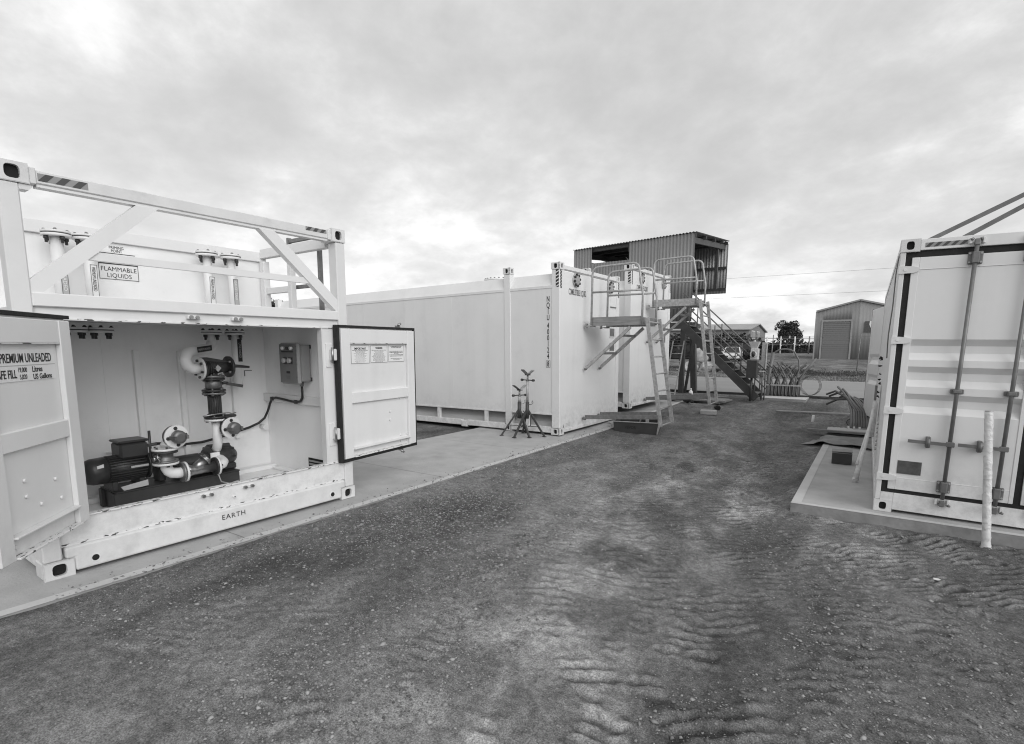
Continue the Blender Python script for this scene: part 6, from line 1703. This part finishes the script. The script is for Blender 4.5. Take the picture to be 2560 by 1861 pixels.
mb = MB(); mb.quad(P3(C_ + e1, ez - 0.05), P3(A_ + e1, ez - 0.05), P3(M_ + e0, pz + 0.06), P3(N_ + e0, pz + 0.06)); mb.quad(P3(N_ + e0, pz + 0.06), P3(M_ + e0, pz + 0.06), P3(B_ + e2, ez - 0.05), P3(D_ + e2, ez - 0.05))
o = mb.build('roof', 'roof_sheet', hs); md = o.modifiers.new('t', 'SOLIDIFY'); md.thickness = 0.12
for q in (0.12, 0.42):
    wv = A_ + (B_ - A_) * q; wv2 = A_ + (B_ - A_) * (q + 0.2)
    n_ = Vector((0.06, 0))
    f = MB().quad(P3(wv + n_, 3.1), P3(wv2 + n_, 3.1), P3(wv2 + n_, 4.1), P3(wv + n_, 4.1)).build('window', 'plastic_white', hs)
    n2 = Vector((0.10, 0)); m_ = (wv2 - wv) * 0.12
    MB().quad(P3(wv + n2 + m_, 3.2), P3(wv2 + n2 - m_, 3.2), P3(wv2 + n2 - m_, 4.0), P3(wv + n2 + m_, 4.0)).build('pane', 'glass_dark', f)
# hedge in front of it
hd = world_thing('hedge', 'long dark leafy hedge behind the boulders and parked cars', 'hedge', (-20, 57, gz(-15, 57)))
cl = []
for i in range(90):
    x = -24 + 35 * i / 90 + RNG.uniform(-0.3, 0.3)
    if x > 10.9: continue
    for z in (0.5, 1.3, 2.0):
        hh = 1.0 if x < 9.5 else 0.75
        cl.append((x, RNG.uniform(-0.6, 0.6), z * hh + RNG.uniform(-0.1, 0.25), RNG.uniform(0.5, 0.75)))
leaf_cloud('foliage', 'leaf_hedge', hd, 15000, clumps(cl), 0.20)
MB().box(-24, 10.2, -0.5, 0.5, -0.2, 1.7, c=0.3).build('hedge_core', 'leaf_hedge', hd)
# far hedge line and rail fence
fh = world_thing('hedge', 'low dark hedge line along the far boundary, left of the big shed', 'hedge', (-14, 112, gz(-14, 112)))
cl = [(x, 0, z, 0.75) for x in np.arange(-16, 16, 0.6) for z in (0.3, 1.0, 1.5)]
leaf_cloud('foliage', 'weeds', fh, 6000, clumps(cl), 0.26)
MB().box(-16, 15, -0.3, 0.3, -0.6, 1.3, c=0.2).build('hedge_core', 'weeds', fh)
ffz = world_thing('rail_fence', 'far rail fence with pale posts in front of the dark hedge line', 'fence', (-14, 100, gz(-14, 100)))
for i in range(9):
    x = -7.5 + i * 2.1
    T([(x, 0, -0.3), (x, 0, 2.9)], 0.11, 6).build('post', 'plastic_white' if 1 < i < 6 else 'dull_steel', ffz)
for z in (1.5, 2.55):
    T([(-7.5, 0, z), (9.5, 0, z + 0.05)], 0.05, 6).build('rail', 'dull_steel', ffz)
# wire fence across the road
wz = gz(-4, 36)
wf_ = world_thing('wire_fence', 'thin wire fence with slim steel posts across the road', 'fence', (-4, 36, wz))
for x in (-8.5, -4.3, 0.15, 2.4, 7.0, 12.0):
    T([(x + 3.1, 0, -0.1), (x + 3.17, 0, 2.05)], 0.028, 6).build('post', 'galv_dark', wf_)
for z in (1.55, 1.72, 1.9):
    T([(-20, 0, z), (-6, 0, z), (14, 0, z + 0.03)], 0.007, 4).build('wire', 'galv_dark', wf_)
# power lines
for k, (y, z) in enumerate(((62, 9.28), (62, 7.2))):
    o = T([(-70 + 10 * i, y, z + 0.0006 * (i * 10 - 70) ** 2 * 0.02 + (0.03 * k)) for i in range(15)], 0.010, 5).build('power_line', 'wire')
    tag(o, ('upper', 'lower')[k] + ' thin power line crossing the sky above the far shed', 'power line')
# boulders
def boulder(label, x, y, z, r, sc, seed):
    rs = np.random.default_rng(seed)
    import bmesh
    bm = bmesh.new(); bmesh.ops.create_icosphere(bm, subdivisions=4, radius=1)
    P_ = np.array([v.co[:] for v in bm.verts])
    pl = rs.normal(size=(11, 3)); pl /= np.linalg.norm(pl, axis=1)[:, None]; dd = rs.uniform(0.62, 0.95, 11)
    for nrm, d in zip(pl, dd):
        k = P_ @ nrm; ex = np.clip(k - d, 0, None); P_ -= ex[:, None] * nrm * 0.92
    P_ *= (1 + 0.42 * (fbm(P_[:, 0] * 2.2 + seed, P_[:, 1] * 2.2 + P_[:, 2] * 1.7, 4, seed) - 0.5))[:, None]
    for v, q in zip(bm.verts, P_): v.co = Vector(q) * r * 1.0; v.co.x *= sc[0]; v.co.y *= sc[1]; v.co.z *= sc[2]
    me = bpy.data.meshes.new('boulder'); bm.to_mesh(me); bm.free(); me.materials.append(MAT['rock'])
    me.polygons.foreach_set('use_smooth', np.ones(len(me.polygons), bool))
    o = bpy.data.objects.new('boulder', me); C.objects.link(o); o.location = (x, y, z); o.rotation_euler = (rs.uniform(-.2, .2), rs.uniform(-.2, .2), rs.uniform(0, 6))
    return tag(o, label, 'boulder', 'boulders across the road')
bz = gz(-8, 30)
boulder('largest pale boulder, on top of the boulder pile behind the ladder', -7.85, 30.2, bz + 0.88, 0.55, (1.0, 0.8, 0.95), 4)
boulder('flat boulder at the left foot of the boulder pile', -8.2, 29.8, bz + 0.22, 0.46, (1.1, 0.8, 0.75), 8)
boulder('middle boulder of the bottom row of the pile', -7.45, 29.8, bz + 0.22, 0.46, (1.0, 0.8, 0.75), 12)
boulder('rounded boulder leaning on the right of the pile', -6.85, 30.1, bz + 0.42, 0.55, (0.95, 0.8, 0.9), 15)
boulder('small jagged boulder at the right end of the pile', -6.45, 29.7, bz + 0.16, 0.34, (1.1, 0.8, 0.7), 21)
# parked cars
def car(label, x, y, rz, sc):
    c = world_thing('parked_car', label, 'car', (x, y, gz(x, y) - 0.02), rz, 'cars parked beyond the boulders')
    c.scale = (sc, sc, sc)
    sec = [(-2.05, 0.30, 0.62, 0.76), (-2.0, 0.24, 0.80, 0.82), (-1.2, 0.22, 0.90, 0.86), (0.2, 0.22, 0.93, 0.87), (1.6, 0.22, 0.98, 0.86), (2.0, 0.28, 0.95, 0.82)]
    mb = MB(); rings = []
    for y_, z0, z1, w_ in sec:
        o = len(mb.v); rings.append(o)
        mb.v += [(-w_ * 0.92, y_, z0), (-w_, y_, (z0 + z1) * 0.5), (-w_ * 0.94, y_, z1), (w_ * 0.94, y_, z1), (w_, y_, (z0 + z1) * 0.5), (w_ * 0.92, y_, z0)]
    for a, b_ in zip(rings[:-1], rings[1:]):
        for k in range(6):
            mb.f.append([a + k, a + (k + 1) % 6, b_ + (k + 1) % 6, b_ + k][::-1]); mb.sm.append(False)
    mb.f.append([rings[0] + k for k in range(6)]); mb.f.append([rings[-1] + k for k in range(6)][::-1]); mb.sm += [False, False]
    body = mb.build('body', 'car_white', c)
    mb = MB()
    lo = [(-0.80, -1.05, 0.90), (0.80, -1.05, 0.90), (0.80, 1.75, 0.95), (-0.80, 1.75, 0.95)]; hi = [(-0.62, -0.35, 1.45), (0.62, -0.35, 1.45), (0.62, 1.35, 1.45), (-0.62, 1.35, 1.45)]
    for i in range(4):
        j = (i + 1) % 4; mb.quad(lo[i], lo[j], hi[j], hi[i])
    mb.build('windows', 'glass_dark', c)
    B(-0.64, 0.64, -0.38, 1.38, 1.4505, 1.50, c=0.02).build('roof', 'car_white', c)
    for sx_ in (-1, 1):
        MB().bar((sx_ * 0.805, -1.06, 0.91), (sx_ * 0.63, -0.36, 1.46), 0.07, 0.05).build('pillar', 'car_white', c)
        MB().bar((sx_ * 0.80, 0.35, 0.94), (sx_ * 0.635, 0.35, 1.45), 0.07, 0.05).build('pillar', 'car_white', c)
        B(sx_ * 0.72 - 0.13, sx_ * 0.72 + 0.13, -2.075, -2.03, 0.60, 0.72, c=0.02).build('headlight', 'glass_dark', c)
        B(sx_ * 0.93 - 0.08, sx_ * 0.93 + 0.08, -0.85, -0.75, 0.90, 1.03, c=0.02).build('wing_mirror', 'car_white', c)
        for yy_ in (-1.3, 1.3):
            wh = T([(sx_ * 0.66, yy_, 0.31), (sx_ * 0.885, yy_, 0.31)], 0.31, 16).build('wheel', 'rubber', c)
            T([(sx_ * 0.885, yy_, 0.31), (sx_ * 0.895, yy_, 0.31)], 0.18, 12).build('rim', 'steel', wh)
    B(-0.55, 0.55, -2.085, -2.04, 0.44, 0.60, c=0.02).build('grille', 'car_dark', c)
    B(-0.80, 0.80, -2.06, -1.9, 0.20, 0.36, c=0.03).build('bumper', 'car_dark', c)
    B(-0.25, 0.25, -2.092, -2.086, 0.48, 0.57).build('number_plate', 'decal_white', c)
    return c
car('white car parked facing the yard, seen between the stair rails', -10.6, 51.5, 0.12, 0.86)
car('white car behind the stair stringer, left of the other parked car', -12.4, 52.5, 0.5, 0.86)

# ------------------------------------------------------------------ loose cover: stones, verge grass, weeds
def stones():
    n = 60000
    # denser near the camera and near the left slab
    x = RNG.uniform(-3.9, 2.8, n * 3); y = RNG.uniform(1.0, 9.0, n * 3)
    dens = 0.10 + 0.9 * sst(0.46, 0.66, fbm(x * 1.7, y * 0.55, 3, 120)) + 0.35 * np.exp(-((x + 3.6) / 0.8) ** 2)
    dens = dens * (1 - 0.55 * sst(-2.2, -0.8, x))
    keep = RNG.uniform(0, 1, n * 3) < dens * (1.1 - 0.09 * y)
    x, y = x[keep][:n], y[keep][:n]; n = len(x)
    ok = ~((x > -0.66) & (y > 6.05)); x, y = x[ok], y[ok]; n = len(x)
    z = terrain(x, y)
    xe = -3.95 - np.abs(RNG.normal(0, 0.09, 900)); ye = RNG.uniform(1.0, 9.5, 900)
    x = np.concatenate([x, xe]); y = np.concatenate([y, ye]); z = np.concatenate([z, slab_z(ye) + 0.003]); n = len(x)
    r = 0.0036 * np.exp(RNG.normal(0.25, 0.48, n)); r = np.clip(r, 0.002, 0.018)
    base = np.array([(1, 0, 0), (0, 1, 0), (-1, 0, 0), (0, -1, 0), (0.2, 0.1, 0.75), (-0.1, -0.2, -0.6)])
    tri = np.array([(0, 1, 4), (1, 2, 4), (2, 3, 4), (3, 0, 4), (1, 0, 5), (2, 1, 5), (3, 2, 5), (0, 3, 5)])
    V = np.repeat(base[None], n, 0) * RNG.uniform(0.6, 1.35, (n, 6, 1)); V[:, :, 0] *= RNG.uniform(0.8, 1.6, n)[:, None]
    a = RNG.uniform(0, 6.28, n); c, s_ = np.cos(a)[:, None], np.sin(a)[:, None]
    X = V[:, :, 0] * c - V[:, :, 1] * s_; Y = V[:, :, 0] * s_ + V[:, :, 1] * c; Z = V[:, :, 2] * 0.8 + 0.25
    VV = np.stack([x[:, None] + X * r[:, None], y[:, None] + Y * r[:, None], z[:, None] + Z * r[:, None]], -1).reshape(-1, 3)
    FF = (tri[None] + (np.arange(n) * 6)[:, None, None]).reshape(-1, 3)
    me = bpy.data.meshes.new('gravel'); me.vertices.add(len(VV)); me.vertices.foreach_set('co', VV.ravel())
    me.loops.add(FF.size); me.loops.foreach_set('vertex_index', FF.ravel()); me.polygons.add(len(FF))
    me.polygons.foreach_set('loop_start', np.arange(0, FF.size, 3)); me.polygons.foreach_set('loop_total', np.full(len(FF), 3)); me.update(); me.validate()
    me.materials.append(MAT['stones'])
    o = bpy.data.objects.new('gravel', me); C.objects.link(o); o['kind'] = 'stuff'; tag(o, 'small loose stones scattered over the dirt of the lane', 'gravel')
stones()
o = MB().prism([(-0.028, -0.008), (0.0, -0.016), (0.032, -0.006), (0.024, 0.01), (-0.016, 0.012)], 'xy', 0, 0.006).build('plastic_scrap', 'plastic_white', loc=(0.52, 4.98, gz(0.52, 4.98) + 0.012), rot=(0.1, 0.15, 0.6))
tag(o, 'small white scrap lying on the dirt in front of the wrapped post', 'scrap')
def verge(name, m, label, cat, n, x0, x1, y0, y1, hgt, size):
    x = RNG.uniform(x0, x1, n); y = RNG.uniform(y0, y1, n)
    k = fbm(x * 0.9, y * 0.9, 4, 200) > 0.47
    x, y = x[k], y[k]
    z = terrain(x, y, False)
    def smp(n_): return np.stack([x, y, z + RNG.uniform(0, hgt, n_)], -1)
    o = leaf_cloud(name, m, None, len(x), smp, size, 'stuff', up=1.5)
    tag(o, label, cat)
verge('dry_grass', 'grass_dry', 'strip of dried grass along the far side of the road', 'grass', 30000, -16, 6, 24.5, 28.6, 0.05, 0.025)
verge('weeds', 'weeds', 'dark weeds growing between the road and the wire fence', 'weeds', 42000, -16, 6, 28.2, 34.5, 0.13, 0.032)
